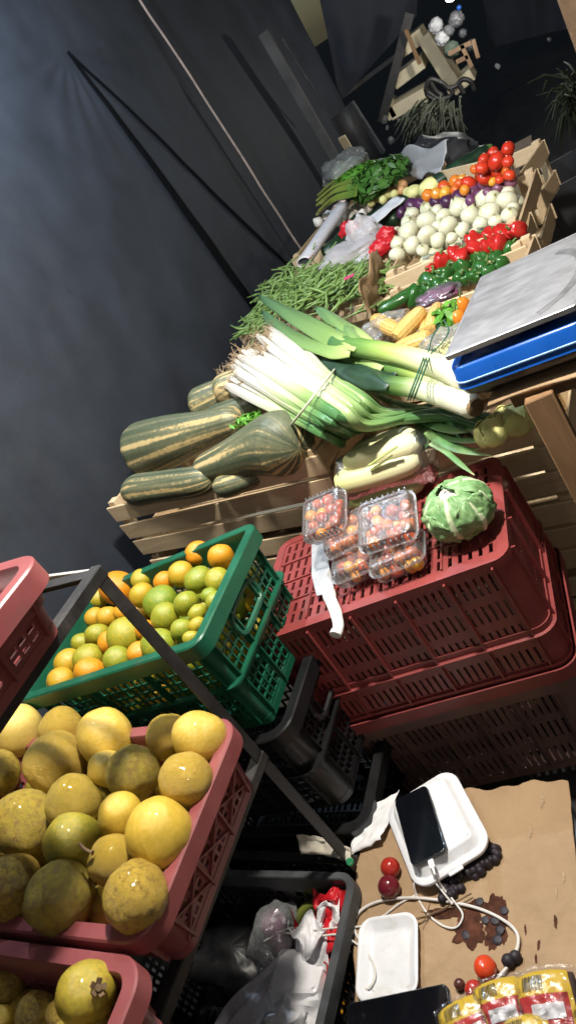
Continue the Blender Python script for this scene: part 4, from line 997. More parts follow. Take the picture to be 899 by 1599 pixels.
# loose green tops hanging over the crate edge
for k, (pts, w, lb) in enumerate((
        ([(640, 652), (690, 680), (730, 688), (783, 686)], .010, 'long spring onion leaf pointing to the aisle side'), ([(650, 660), (690, 692), (725, 704), (768, 712)], .010, 'spring onion leaf drooping over the leek crate slat'),
        ([(672, 692), (696, 706), (720, 726), (740, 742)], .006, 'thin bent spring onion leaf hanging down the slats'), ([(620, 640), (680, 662), (730, 662), (764, 640)], .009, 'curled spring onion leaf beside the leek butt'),
        ([(610, 628), (665, 640), (710, 650), (742, 668)], .011, 'broad flat spring onion leaf under the leeks'), ([(610, 636), (660, 658), (705, 672), (750, 672)], .011, 'dark spring onion leaf in the middle of the tops'),
        ([(670, 680), (700, 690), (730, 702), (752, 700)], .007, 'narrow yellowing spring onion leaf over the crate edge'), ([(575, 610), (630, 634), (675, 632), (700, 622)], .010, 'spring onion leaf pressed under the dark leek'))):
    P = spline([onz(x, y, .752+.010*(k % 3)-.008*j*(1 if k in (1, 2, 6) else .3)) for j, (x, y) in enumerate(pts)], 7); n_ = len(P)
    o = obj('spring_onion_leaf', MB().tube(P, [w*(1 if j < n_*.6 else max(.1, 1-(j/n_-.6)/.42)) for j in range(n_)], 8, flat=.3, up=Vector((0, 0, 1))), M['scalleaf']); tag(o, lb, 'spring onion leaf', 'loose spring onion leaves')

# leeks
def leek(label, pts, r, mat, leaves, base=True):
    P = spline([onz(*p) for p in pts], 8); n_ = len(P); c = P[n_//2]
    root = thing('leek', label, 'leek', c, 'leeks laid across the crates')
    rs = [r*np.interp(j/(n_-1), [0, .03, .1, .6, 1], [.75, 1, .96, .9, 1.0]) for j in range(n_)]
    obj('stalk', MB().tube([p-c for p in P], rs, 16, mod=lambda a, v: 1+.03*math.sin(a*2+v*4)), mat, root)
    for k, (lp, w) in enumerate(leaves):
        Q = spline([onz(*p) for p in lp], 8); m_ = len(Q); wd = [.86*w*np.interp(j/(m_-1), [0, .25, .65, .9, 1], [.55, .9, 1, .55, .08]) for j in range(m_)]
        def lf(u, v, Q=Q, wd=wd, m_=m_):
            i = min(m_-1, int(v*(m_-1)+.5)); t = (Q[min(i+1, m_-1)]-Q[max(i-1, 0)]).normalized(); sd = Vector((0, 0, 1)).cross(t).normalized(); s_ = (u-.5)*2
            return Q[i]-c+sd*s_*wd[i]+Vector((0, 0, -wd[i]*.55*abs(s_)**1.5*(1-v*.5)+.004*math.sin(v*9+k+s_*2)))
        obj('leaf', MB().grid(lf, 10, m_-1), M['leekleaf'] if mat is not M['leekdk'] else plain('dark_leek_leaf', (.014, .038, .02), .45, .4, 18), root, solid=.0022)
    if base: d = (P[0]-P[1]).normalized(); obj('root_end', MB().tube([P[0]-c-d*.004, P[0]-c+d*.005, P[0]-c+d*.008], [r*.8, r*.72, r*.3], 14), M['stembr'], root)
    return root
leek('topmost leek with long bright green leaves reaching the beans', [(735, 596, .895), (690, 574, .90), (630, 556, .905), (575, 545, .91), (525, 538, .905)], .0255, M['leek'],
     [([(560, 540, .925), (515, 522, .93), (460, 492, .935), (404, 462, .935)], .034), ([(550, 548, .915), (510, 540, .92), (450, 520, .92), (408, 486, .905)], .032), ([(580, 535, .925), (545, 512, .93), (515, 494, .935), (492, 480, .94)], .022), ([(600, 545, .92), (560, 528, .93), (540, 515, .93), (525, 512, .93)], .02)], base=False)
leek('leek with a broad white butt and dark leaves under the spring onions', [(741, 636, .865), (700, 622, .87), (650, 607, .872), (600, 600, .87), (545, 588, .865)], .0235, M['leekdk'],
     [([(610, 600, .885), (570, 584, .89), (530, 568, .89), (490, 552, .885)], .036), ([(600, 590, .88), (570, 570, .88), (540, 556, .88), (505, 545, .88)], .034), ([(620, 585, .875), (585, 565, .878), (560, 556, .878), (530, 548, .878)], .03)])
leek('leek between the topmost one and the white-butted one', [(738, 612, .868), (690, 596, .87), (640, 580, .872), (590, 568, .872)], .0225, M['leek'], [([(600, 572, .885), (570, 562, .887), (545, 555, .887), (520, 548, .887)], .028)], base=False)
# green string round the leeks
def loop(cpts, zt_, zb_, r=.0016):
    a, b = cpts; P = []
    for t in range(25):
        an = 2*math.pi*t/24; s = .5+.54*math.cos(an); z = (zt_+zb_)/2+(zt_-zb_)/2*math.sin(an); P.append(onz(lerp(a[0], b[0], s), lerp(a[1], b[1], s), z))
    return P
mb = MB()
for dx in (-3, 1, 6): mb.tube(loop(((668+dx, 548), (640+dx, 622)), .934, .84), .0017, 6, False)
mb.tube(spline([onz(672, 552, .935), onz(690, 535, .95), onz(700, 515, .955), onz(692, 500, .95)], 6), .0015, 6); mb.tube(spline([onz(668, 550, .935), onz(675, 525, .95), onz(688, 505, .95)], 6), .0015, 6)
tag(obj('green_string', mb, M['string']), 'dark green string tied round the leeks', 'string')

def heap_on(mtx, H, name, meshes, items, grp, labeler, cat, h=.0, **k):
    o = mtx @ Vector((0, 0, H)); return heap(name, meshes, items, o, Vector((0, 0, 1)), grp, labeler, cat, h, **k)
# pale cabbage at the leek crate's aisle end
for k, (x, y, z, r, lb) in enumerate(((768, 676, .755, .034, 'pale yellow cabbage under the scale cardboard, nearest the leek butt'), (806, 657, .755, .036, 'pale yellow cabbage at the aisle corner of the leek crate'), (790, 652, .762, .026, 'yellowish cabbage leaf ball behind the two pale cabbages'))):
    c = onz(x, y, z); root = thing('cabbage', lb, 'cabbage', c, 'pale cabbages')
    obj('heart', blob(r, r, r*.85, 60+k, .10, 2.4, 24, 16), M['cabbage'], root)
    for q in range(5):
        az = q*1.25+k
        def lf(u, v, az=az, q=q):
            s = (u-.5)*2; el = -.5+1.5*v; a = az+s*.75*math.sin(math.pi*(.15+.8*v)); kk = r*(1.04+.10*v*v+.05*noise.noise(Vector((s*3, v*4, q+k*5)))); return Vector((math.cos(a)*math.cos(el)*kk, math.sin(a)*math.cos(el)*kk, math.sin(el)*kk*.88))
        obj('leaf', MB().grid(lf, 12, 12), M['cabbage'], root, solid=.0015)
# corn cobs (bare) in clear bags, basil, orange chillies
def barecob(label, a, b, r):
    P = [a.lerp(b, t) for t in (0, .03, .1, .3, .6, .85, .95, 1)]; c = P[3]
    mb = MB().tube([p-c for p in P], [r*q for q in (.5, .8, .95, 1, .96, .8, .6, .25)], 20); o = obj('corn_cob', mb, M['corn'], loc=c); tag(o, label, 'corn cob', 'bare corn cobs in the crate')
barecob('upright bare corn cob in the middle of the corn crate', onz(618, 530, .81), onz(662, 482, .83), .026)
barecob('bare corn cob lying in front, its cut end towards the aisle', onz(672, 528, .82), onz(610, 552, .80), .026)
barecob('bare corn cob nearest the beans', onz(585, 500, .82), onz(630, 522, .80), .025)
barecob('bare corn cob against the pepper crate', onz(672, 515, .80), onz(684, 476, .81), .022)
barecob('thin bare corn cob between the two upright cobs', onz(660, 518, .80), onz(672, 490, .80), .014)
def crumple(c, r, seed, amp=.35, fr=2.2, nu=36, nv=24): 
    return blob(r[0], r[1], r[2], seed, amp, fr, nu, nv, wr=.16)
tag(obj('clear_bag', crumple(None, (.085, .06, .05), 71), M['bagclear'], loc=onz(705, 545, .80)), 'crumpled clear bag of greens under the scale platter edge', 'plastic bag')
tag(obj('bagged_greens', leafclump(Vector((0, 0, 0)), (.06, .045, .03), 200, .016, 72), M['cabbage'], loc=onz(706, 547, .795), smooth=False), 'pale greens inside the clear bag by the leeks', 'greens')
tag(obj('clear_bag', crumple(None, (.07, .045, .035), 73), M['bagclear'], loc=onz(600, 512, .80)), 'clear bag wrapped round the corn cobs nearest the beans', 'plastic bag')
tag(obj('basil_bunch', leafclump(Vector((0, 0, 0)), (.06, .05, .035), 260, .018, 74, .8), M['leafb'], loc=onz(706, 492, .80), smooth=False), 'bright green leafy bunch beside the orange chillies', 'herb bunch')
for k, (x, y, lb) in enumerate(((724, 478, 'orange chilli behind the leafy bunch, nearer the peppers'), (717, 499, 'orange chilli half under the scale platter'))):
    c = onz(x, y, .82); root = thing('orange_chilli', lb, 'chilli', c, 'orange chillies')
    obj('pod', blob(.017, .017, .026, 80+k, .08, 2, 16, 12, lobes=3, lob=.08), M['orangeish'] if False else plain('orange_chilli_skin', (.66, .20, .02), .3, .2, 20), root)
    obj('stem', MB().tube([(0, 0, .024), (.003, 0, .036), (.009, 0, .046)], [.003, .002, .0015], 6), M['stem'], root)
# peppers
def pepper_mesh(seed, L=1.25, mat='pepper'):
    me = blob(1, 1, L, seed, .10, 1.3, 32, 20, dim=.25, lobes=4 if seed % 2 else 3, lob=.10).mesh('bell_pepper', True); me.materials.append(M[mat]); return me
PEP = [pepper_mesh(90+k, (1.1, 1.35, 1.2)[k]) for k in range(3)]; PEPR = [pepper_mesh(95+k, (1.3, 1.5, 1.2)[k], 'pepper_red') for k in range(3)]
stem_me = MB().tube([(0, 0, 1.0), (.03, 0, 1.25), (.14, 0, 1.5), (.3, 0, 1.62)], [.22, .13, .11, .13], 8).mesh('stem'); stem_me.materials.append(M['stem'])
def s3(x, y, r, m=0): return (560+x/4.495, 370+y/4.495, 1.15*r/4.495, .5, 0, m)
def add_stem(objs):
    for o in objs:
        c = bpy.data.objects.new('stem', stem_me); COL.objects.link(c); c.parent = o
IT = [s3(415, 402, 58, 1), s3(508, 318, 64, 0), s3(618, 268, 58, 1), s3(722, 300, 60, 2), s3(735, 205, 58, 0), s3(822, 268, 52, 1), s3(862, 205, 50, 0), s3(560, 350, 50, 2), s3(655, 215, 48, 0), s3(795, 170, 45, 2), s3(905, 165, 48, 1), s3(950, 140, 48, 0), s3(1000, 110, 50, 2), s3(1040, 95, 48, 1), s3(960, 210, 48, 2), s3(900, 240, 45, 0), s3(665, 330, 46, 1), s3(470, 370, 44, 2)]
add_stem(heap_on(MPE, .13, 'green_pepper', PEP, IT, 'green peppers in the shallow crate', lambda it, a, b: f"glossy green pepper, {b} from the aisle in the pepper crate's {a} row from behind", 'pepper', h=-.005))
for k, (a, b, r, lb) in enumerate((((590, 488), (640, 460), .016, 'long dark zucchini at the bean end of the pepper crate'), ((600, 480), (648, 450), .015, 'zucchini lying behind the first one in the pepper crate'), ((596, 478), (626, 468), .014, 'short zucchini at the corner of the pepper crate'))):
    A, B = onz(*a, .805), onz(*b, .81); P = [A.lerp(B, t) for t in (0, .05, .2, .5, .8, .95, 1)]; c = P[3]; tag(obj('zucchini', MB().tube([p-c for p in P], [r*q for q in (.3, .8, 1, 1.02, .95, .7, .3)], 14), M['pepper'], loc=c), lb, 'zucchini', 'zucchini in the pepper crate')
tag(obj('red_pepper_bag', crumple(None, (.055, .035, .018), 75), M['purple'], loc=onz(683, 462, .80), color=(.7, 0, 0)), 'flat bag of dark red produce along the pepper crate front slat', 'bag')
tag(obj('film_bag', crumple(None, (.06, .04, .022), 76), M['film'], loc=onz(683, 461, .803)), 'shiny film over the dark red produce in the pepper crate', 'plastic bag')
def s2(x, y, r, c=.5, b=0, m=0): return (600+x/3.909, 220+y/3.909, r/3.909*1.1, c, b, m)
IT = [s3(585, 178, 50, 0), s3(640, 150, 46, 1), s3(720, 132, 50, 2), s3(800, 85, 46, 0), s3(860, 25, 55, 1), s3(930, 0, 55, 2), s3(1000, -20, 55, 1), s3(1060, -35, 52, 0), s3(540, 205, 36, 2), s3(900, 70, 45, 0), s3(980, 50, 45, 1)]
add_stem(heap_on(MRP, .15, 'red_pepper', PEPR, IT, 'red peppers in the shallow crate', lambda it, a, b: f"shiny red pepper, {b} from the aisle in the red pepper crate's {a} row from behind", 'pepper', h=.02))
tag(obj('film_bag', crumple(None, (.05, .035, .022), 78, .25), M['bagfilm'], loc=onz(745, 372, .815)), 'clear film bag over the red peppers at mid crate', 'plastic bag')
tag(obj('dry_skins', leafclump(Vector((0, 0, 0)), (.10, .03, .006), 60, .012, 81), plain('dry_onion_skins', (.50, .34, .2), .7, .3, 30), loc=onz(640, 440, .745), smooth=False), 'dry onion skins scattered on the boards under the onion crate', 'onion skins', kind='stuff')
# onions
def onion_mesh(seed):
    P = [Vector((0, 0, z)) for z in (-.92, -.9, -.82, -.62, -.3, .05, .38, .62, .78, .88, .98, 1.08)]
    me = MB().tube(P, [.06, .22, .5, .82, 1.0, 1.02, .86, .6, .36, .2, .13, .10], 24, mod=lambda a, v: 1+.035*noise.noise(Vector((math.cos(a)+seed, math.sin(a), v*2)))+.008*math.cos(a*14)).mesh('onion', True); me.materials.append(M['onion']); return me
ONI = [onion_mesh(k*3.3) for k in range(4)]
IT = [s2(*q) for q in ((165, 450, 46), (262, 486, 62), (440, 412, 58), (385, 522, 58), (525, 452, 56), (598, 362, 56), (640, 436, 64), (742, 372, 62), (746, 455, 46), (585, 506, 46), (473, 546, 46), (150, 555, 62), (238, 590, 56), (156, 642, 50), (232, 664, 36), (310, 440, 42), (262, 408, 46), (372, 452, 46), (430, 384, 46), (322, 606, 46), (68, 562, 36), (80, 622, 42), (742, 322, 42), (108, 672, 46), (150, 498, 46), (690, 480, 40), (545, 560, 30), (668, 350, 46), (520, 395, 40), (330, 520, 40), (780, 410, 36), (410, 590, 34))]
heap_on(MON, .18, 'white_onion', ONI, IT, 'white onions in the crate', lambda it, a, b: f"{'big' if it[2] > 13.5 else 'small'} white onion, {b} from the aisle in the heap's {a} row from behind", 'onion', h=.005)
under('white_onion', ONI, MON, LON-.10, .33, .115, .036, .5, 'white onion in the lower layer of the onion crate', 'onion', 'white onions in the crate')
PUR = var_meshes('purple_onion', M['purple'], [dict(rx=1, ry=1, rz=.9, seed=51, amp=.07, nu=20, nv=14), dict(rx=.9, ry=.95, rz=1.15, seed=52, amp=.08, nu=20, nv=14)])
IT = [s2(605, 268, 42, .75, 0, 0), s2(540, 308, 36, .7, 0, 1), s2(690, 288, 36, .85, 0, 0), s2(455, 348, 44, .25, 0, 1), s2(390, 372, 44, .2, 0, 0), s2(312, 374, 36, .2, 0, 1), s2(158, 402, 44, .3, 0, 0), s2(525, 368, 34, .6, 0, 1), s2(752, 258, 40, .95, 0, 0), s2(112, 432, 30, .2, 0, 1), s2(575, 330, 30, .6, 0, 0), s2(210, 385, 34, .4, 0, 1), s2(650, 310, 30, .7, 0, 1)]
heap_on(MON, .18, 'purple_onion', PUR, IT, 'purple onions behind the white ones', lambda it, a, b: f"{'dark' if it[3] < .5 else 'pinkish'} purple onion, {b} from the aisle in the {a} row behind white onions", 'purple onion', h=.02)
TOM = var_meshes('tomato', M['tomato'], [dict(rx=1, ry=1, rz=.86, seed=55, amp=.05, nu=22, nv=14, dim=.08), dict(rx=1, ry=.96, rz=.9, seed=56, amp=.06, nu=22, nv=14, dim=.06)])
IT = [s2(265, 332, 36, .75), s2(318, 322, 34, .85), s2(385, 314, 40, 1.0), s2(370, 276, 36, .5), s2(420, 252, 36, .75), s2(470, 236, 30, .9), s2(455, 272, 36, .55), s2(530, 252, 46, .3), s2(488, 300, 30, .8), s2(620, 212, 46, .25), s2(690, 192, 40, .3), s2(756, 214, 36, .4), s2(705, 236, 26, .4), s2(660, 250, 26, .95), s2(738, 182, 30, .6), s2(575, 225, 36, .45), s2(420, 300, 28, .6), s2(650, 190, 30, .4)]
heap_on(MTO, .17, 'tomato', TOM, IT, 'tomatoes in the far crate', lambda it, a, b: f"{'red' if it[3] < .45 else 'orange'} tomato, {b} from the aisle in the front heap's {a} row", 'tomato', h=.045)
IT = [s2(735, 66, 44, .12), s2(668, 126, 52, .12), s2(660, 76, 36, .15), s2(608, 116, 38, .2), s2(752, 126, 34, .2), s2(600, 160, 38, .3), s2(700, 92, 34, .1), s2(560, 172, 30, .6)]
heap_on(MTO, .17, 'tomato', TOM, IT, 'tomatoes in the far crate', lambda it, a, b: f"deep red tomato of the far high heap, {b} from the aisle, {a} row", 'tomato', h=.085)
dv = MB(); A, B = onz(690, 277, .87), onz(800, 252, .87); dv.bar(A, B, .008, .05); c = (A+B)/2
tag(obj('divider_slat', shift(dv, c), M['wood_x'], loc=c, bev=.001), 'thin slat dividing the orange tomatoes from the red heap', 'slat')
root = thing('aubergine', 'long dark aubergine beyond the orange tomatoes', 'aubergine', onz(715, 268, .86)); obj('skin', MB().tube(spline([Vector((-.12, -.02, 0)), Vector((-.04, 0, .005)), Vector((.08, .04, .01)), Vector((.12, .06, .012))], 6), [.01]+[.03]*10+[.026]*4+[.022]*3+[.01], 16), M['cuke'], root)
obj('cap', MB().tube([(.115, .057, .012), (.135, .068, .016)], [.018, .004], 8), M['stem'], root)
root = thing('pale_gourd', 'pale green round gourd beside the orange tomatoes', 'gourd', onz(672, 292, .86)); obj('skin', blob(.05, .04, .035, 58, .06), M['cabbage'], root); obj('stem', MB().tube([(.045, 0, .01), (.06, 0, .016)], [.005, .004], 6), M['stem'], root)
root = thing('pale_gourd', 'small yellow-green gourd near the crate post', 'gourd', onz(645, 300, .85)); obj('skin', blob(.035, .03, .026, 59, .06), M['cabbage'], root); obj('stem', MB().tube([(.03, 0, .01), (.042, 0, .014)], [.004, .003], 6), M['stem'], root)
# beans
BE = []
for k in range(6):
    rn = random.Random(100+k); a, b = rn.uniform(-.022, .022), rn.uniform(-.02, .02)
    P = spline([Vector((-.085, a, b*.5)), Vector((-.04, -a*.5, 0)), Vector((.01, a*.7, b)), Vector((.05, b, .003)), Vector((.088, a-b, b*.4))], 4); n_ = len(P)
    me = MB().tube(P, [(.0036)*(1 if 2 < j < n_-3 else .55) for j in range(n_)], 6).mesh('green_bean'); me.materials.append(M['bean']); BE.append(me)
rn = random.Random(5)
for i in range(280):
    x, y = rn.gauss(487, 52), 0
    x = min(590, max(392, x)); yc = np.interp(x, [378, 430, 480, 540, 592], [520, 468, 452, 440, 448]); y = yc+rn.gauss(-2, 15)
    t = rn.random(); hz = .80+.075*math.exp(-((x-490)/75)**2)*(.55+.45*t)
    o = bpy.data.objects.new('green_bean', BE[i % 6]); COL.objects.link(o); o.location = onz(x, y, hz); o.rotation_euler = (rn.uniform(-.35, .35), rn.gauss(0, .28), rn.gauss(.35, .75)); s_ = rn.uniform(.85, 1.3); o.scale = (s_, s_*1.1, s_*1.1)
    tag(o, 'thin green bean in the tangled heap behind the leeks', 'green bean', 'green beans in the heap')
tag(obj('pink_tag', MB().box((0, 0, 0), (.035, .022, .002)), plain('pink_paper_tag', (.55, .05, .16), .6), loc=onz(545, 432, .885)), 'small bright pink paper tag lying on the beans', 'tag')
def sheet(fn, nu=20, nv=14): return MB().grid(fn, nu, nv)
c = onz(588, 452, .80); A, B = onz(578, 500, .80), onz(602, 425, .80)
o = obj('brown_paper', sheet(lambda u, v: A.lerp(B, u)-c+Vector((.012*noise.noise(Vector((u*4, v*4, 2)))+.01*v, 0, -.04+v*.135+.012*math.sin(u*11)))), M['card'], loc=c, solid=.001); tag(o, 'crumpled brown paper standing between the beans and the peppers', 'paper')
# bags, zucchini, red print, paper sheets
tag(obj('milky_bag', crumple(None, (.15, .10, .055), 101, .3), M['bagmilky'], loc=onz(548, 402, .83)), 'wide crumpled milky bag behind the beans', 'plastic bag')
tag(obj('milky_bag', crumple(None, (.065, .05, .075), 102, .35), M['bagmilky'], loc=onz(570, 372, .86)), 'milky bag knotted upright beside the onion crate', 'plastic bag')
tag(obj('red_bag', crumple(None, (.045, .04, .045), 103, .3), M['redbag'], loc=onz(549, 362, .86)), 'bright red bundle on the zucchini', 'bag')
tag(obj('red_bag', crumple(None, (.05, .03, .03), 104, .3), M['redbag'], loc=onz(596, 386, .83)), 'red print bag against the onion crate post', 'bag')
tag(obj('red_bag', crumple(None, (.035, .03, .03), 105, .3), M['redbag'], loc=onz(604, 368, .85)), 'small shiny red bag above the onion crate post', 'bag')
for k, (a, b, r, lb) in enumerate((((520, 395), (566, 338), .036, 'thick dark zucchini behind the grey roll'), ((535, 385), (590, 352), .034, 'dark zucchini under the red bundle'), ((560, 362), (640, 312), .04, 'largest dark zucchini under the white sheet'), ((580, 358), (622, 338), .03, 'zucchini beside the white onions'), ((505, 400), (530, 380), .033, 'short zucchini in the tarp-side corner'), ((590, 345), (640, 325), .03, 'slim zucchini touching the purple onions'))):
    A, B = onz(*a, .83), onz(*b, .84); P = [A.lerp(B, t) for t in (0, .04, .15, .5, .85, .96, 1)]; c = P[3]; tag(obj('zucchini', MB().tube([p-c for p in P], [r*q for q in (.3, .75, 1, 1.02, .95, .65, .3)], 16), M['cuke'], loc=c), lb, 'zucchini', 'zucchini beside the tarp')
def quad_sheet(name, label, cat, corners, z, mat, curl=.02, seed=0, th=.002):
    C4 = [onz(x, y, zz) for (x, y), zz in zip(corners, z)]; c = sum(C4, Vector())/4
    def fn(u, v): return C4[0].lerp(C4[1], u).lerp(C4[3].lerp(C4[2], u), v)-c+Vector((0, 0, curl*noise.noise(Vector((u*3, v*3, seed)))))
    return tag(obj(name, MB().grid(fn, 18, 18), mat, loc=c, solid=th), label, cat)
quad_sheet('white_sheet', 'white foam sheet lying over the dark zucchini', 'sheet', ((570, 344), (588, 348), (632, 310), (618, 307)), (.875, .875, .885, .885), M['foam'], .006, 1, .004)
# rolled grey paper with red inner edge
A, B = onz(474, 410, .875), onz(537, 318, .90)
P = [A.lerp(B, t) for t in (0, .02, .3, .6, .85, 1)]; c = P[2]
root = thing('paper_roll', 'long grey-white paper roll with a pinkish flared end', 'paper roll', c, None)
obj('roll', MB().tube([p-c for p in P], [.03, .033, .034, .036, .034, .03], 20, caps=False, flat=.62), M['grey_lab'], root, solid=.003)
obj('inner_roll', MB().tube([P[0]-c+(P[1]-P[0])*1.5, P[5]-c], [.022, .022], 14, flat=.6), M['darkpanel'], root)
d = (B-A).normalized(); sd = Vector((0, 0, 1)).cross(d).normalized()
obj('flared_end', MB().grid(lambda u, v: B-c+d*(v*.10-.04)+sd*((u-.5)*(.06+.10*v))+Vector((0, 0, .018+.02*math.sin(u*5)*v)), 12, 8), M['pinkpaper'], root, solid=.002)
obj('red_edge', MB().tube([A.lerp(B, t)-c-sd*.031+Vector((0, 0, .004)) for t in (0, .3, .6, .9)], .003, 6), M['redbag'], root)
# garlic / small produce and celery
GAR = var_meshes('garlic', M['garlic'], [dict(rx=1, ry=1, rz=.85, seed=111, amp=.05, nu=18, nv=12, lobes=6, lob=.05, point=.5)])
IT = [(x, y, r, .5, 0, 0) for x, y, r in ((520, 335, 8), (540, 333, 9), (556, 328, 9), (548, 340, 8), (528, 345, 8), (565, 335, 8), (566, 318, 8), (508, 340, 8), (575, 325, 7), (555, 345, 8), (500, 345, 8), (536, 322, 8))]
heap_on(MCE, .16, 'garlic', GAR, IT, 'garlic bulbs in the far crate', lambda it, a, b: f"white garlic bulb, {b} from the aisle in the {a} row, beside the paper roll", 'garlic', h=.03)
ORF = var_meshes('guava', M['orangeish'], [dict(rx=1, ry=1, rz=.9, seed=112, amp=.05, nu=18, nv=12)]); GRF = var_meshes('guava', M['cabbage'], [dict(rx=1, ry=1, rz=.95, seed=113, amp=.05, nu=18, nv=12)])
IT = [(x, y, r, .5, 0, m) for x, y, r, m in ((610, 295, 8, 0), (628, 289, 9, 0), (594, 302, 7, 1), (606, 304, 7, 1), (617, 302, 7, 1), (588, 310, 7, 1), (636, 300, 8, 1), (598, 312, 7, 1), (580, 316, 7, 1), (625, 298, 7, 0))]
heap_on(MCE, .16, 'guava', [ORF[0], GRF[0]], IT, 'small guavas by the celery', lambda it, a, b: f"{'pale orange' if it[5] == 0 else 'pale green'} guava, {b} from the aisle in the {a} row by the celery leaves", 'guava', h=.05)
c = onz(560, 290, .92); root = thing('celery_bunch', 'bunch of celery with pale stalks and dark green leaves at the bench end', 'celery', c)
rn = random.Random(9)
for k in range(12):
    t = k/11; a = onz(lerp(505, 497, t)+rn.uniform(-6, 6), lerp(298, 332, t)+rn.uniform(-4, 4), .86+.05*math.sin(t*3)); b = onz(lerp(560, 555, t), lerp(262, 305, t), .93+.02*math.sin(t*3))
    P = spline([a-c, (a*.5+b*.5)-c+Vector((0, 0, .02)), b-c], 5); n_ = len(P); obj('stalk', MB().tube(P, [.012*(1-.4*j/n_) for j in range(n_)], 8, flat=.6), M['celery'], root)
lv = leafclump(onz(588, 278, .92)-c, (.15, .16, .055), 900, .026, 12, .75); o = obj('leaves', lv, M['leaf'], root, smooth=False)
lv = leafclump(onz(555, 275, .93)-c, (.12, .12, .04), 300, .024, 13, .75); o = obj('leaves', lv, M['leafb'], root, smooth=False)
tag(obj('knotted_bag', crumple(None, (.12, .11, .075), 121, .3), M['bagclear'], loc=onz(540, 265, .93)), 'round clear bag behind the celery bunch', 'plastic bag')
tag(obj('bag_contents', blob(.10, .09, .06, 122, .12), plain('pale_grey_greens', (.22, .27, .2), .6, .3, 30), loc=onz(541, 267, .92)), 'grey-green produce inside the bag behind the celery', 'produce')
c = onz(645, 250, .83)
def gt(u, v):
    p = onz(lerp(585, 700, u)-v*lerp(10, 8, u), lerp(258, 218, u)+v*lerp(20, 66, u), .90+.05*u-(.06+.06*u)*v)
    return p-c+Vector((0, 0, .05*noise.noise(Vector((u*3, v*3, 4)))+.025*abs(math.sin(u*9+v*3))*v))
tag(obj('grey_tarpaulin', MB().grid(gt, 40, 24), M['greytarp'], loc=c, solid=.003), 'folded grey tarpaulin draped at the far end of the bench', 'tarpaulin')
tag(obj('bundle', crumple(None, (.24, .20, .16), 125, .2), M['darkpanel'], loc=c+Vector((0, .22, -.14))), 'dark bundle under the grey tarpaulin', 'bundle')

# ================================================================== CARDBOARD TABLE in front
CZ = .24
ZU = Vector((0, 0, 1))
crate('grey_crate', 'grey plastic crate carrying the brown cardboard', plain('grey_plastic', (.10, .11, .125), .5, .2, 16), TR((-.555, .655, 0), 9) , .41, .40, CZ-.008, long_=(3, 5, .018, .005), short=(3, 5, .018, .005))
LB = [(606, 1256), (590, 1282), (563, 1328), (557, 1420), (555, 1500), (551, 1650)]; RB_ = [(886, 1219), (891, 1252), (896, 1310), (905, 1400), (914, 1500), (930, 1650)]
def bord(L, v): 
    k = v*(len(L)-1); i = min(int(k), len(L)-2); t = k-i; return L[i][0]+(L[i+1][0]-L[i][0])*t, L[i][1]+(L[i+1][1]-L[i][1])*t
def cz(p): return .0035*noise.noise(Vector((p.x*9, p.y*9, 1)))+.0045*max(0, .12-abs(noise.noise(Vector((p.x*7, p.y*5, 3)))))/.12*.6+.0035*max(0, .1-abs(noise.noise(Vector((p.x*13, p.y*9, 13)))))/.1*.6+.0022*noise.noise(Vector((p.x*30, p.y*22, 4)))+.0014*abs(noise.noise(Vector((p.x*60, p.y*60, 8))))
def cardpt(u, v):
    a, b = bord(LB, v), bord(RB_, v); y = a[1]+(b[1]-a[1])*u + (1-v)**6*(3*math.sin(u*13)+2*math.sin(u*37)-5*math.sin(math.pi*u))
    x = a[0]+(b[0]-a[0])*u + 3*math.sin(v*23)*(1-u)**6
    p = onz(x, y, CZ); edge = max(0, .10-u)/.10
    return p+Vector((0, 0, cz(p)+.010*edge*(1-v)*abs(math.sin(v*30+u*20))))
tag(obj('brown_cardboard', MB().grid(cardpt, 120, 110), M['card'], solid=.0018), 'creased brown cardboard sheet with juice stains in front', 'cardboard')
def onC(px, py, h=0.): return onz(px, py, CZ+h+.002)
# tissue
c = onC(578, 1292, .012)
def tis(u, v):
    a = (lerp(546, 600, u), lerp(1338, 1318, u)); b = (lerp(566, 628, u), lerp(1270, 1240, u)); p = onz(lerp(a[0], b[0], v), lerp(a[1], b[1], v), CZ+.004)
    return p-c+Vector((.006*noise.noise(Vector((v*7, u*2, 8))), 0, .016+.010*noise.noise(Vector((u*4, v*5, 2)))-.012*(1-u)))
tag(obj('white_tissue', MB().grid(tis, 24, 24), M['paper'], loc=c, solid=.001), 'crumpled white tissue sticking out at the cardboard corner', 'tissue')
# stains: thin patches lying on the sheet
def patch(cx, cy, rx, ry, seed, mat, label):
    mb = MB(); c = onC(cx, cy); pts = []; rings = 7; sg = 56; vs = []
    for r_ in range(rings+1):
        for k in range(sg):
            a = 2*math.pi*k/sg; q = 1+.55*noise.noise(Vector((math.cos(a)*1.7, math.sin(a)*1.7, seed)))+.28*noise.noise(Vector((math.cos(a)*5, math.sin(a)*5, seed*2)))
            p = onz(cx+math.cos(a)*rx*q*r_/rings, cy+math.sin(a)*ry*q*r_/rings, CZ); vs.append(p+Vector((0, 0, cz(p)+.0022))-c)
    fs = [(r_*sg+k, r_*sg+(k+1) % sg, (r_+1)*sg+(k+1) % sg, (r_+1)*sg+k) for r_ in range(rings) for k in range(sg)]
    mb.add(vs, fs); tag(obj('juice_stain', mb, mat, loc=c), label, 'stain')
patch(733, 1455, 24, 26, 3, M['stain'], 'brown juice stain between the foam box and the crushed grapes'); patch(775, 1440, 20, 38, 8, M['stain'], 'dark juice stain under the row of crushed grapes'); patch(745, 1418, 22, 10, 12, M['stain'], 'juice streak at the foam box corner')
patch(700, 1428, 34, 9, 16, M['stain'], 'thin juice streak left of the crushed grapes')
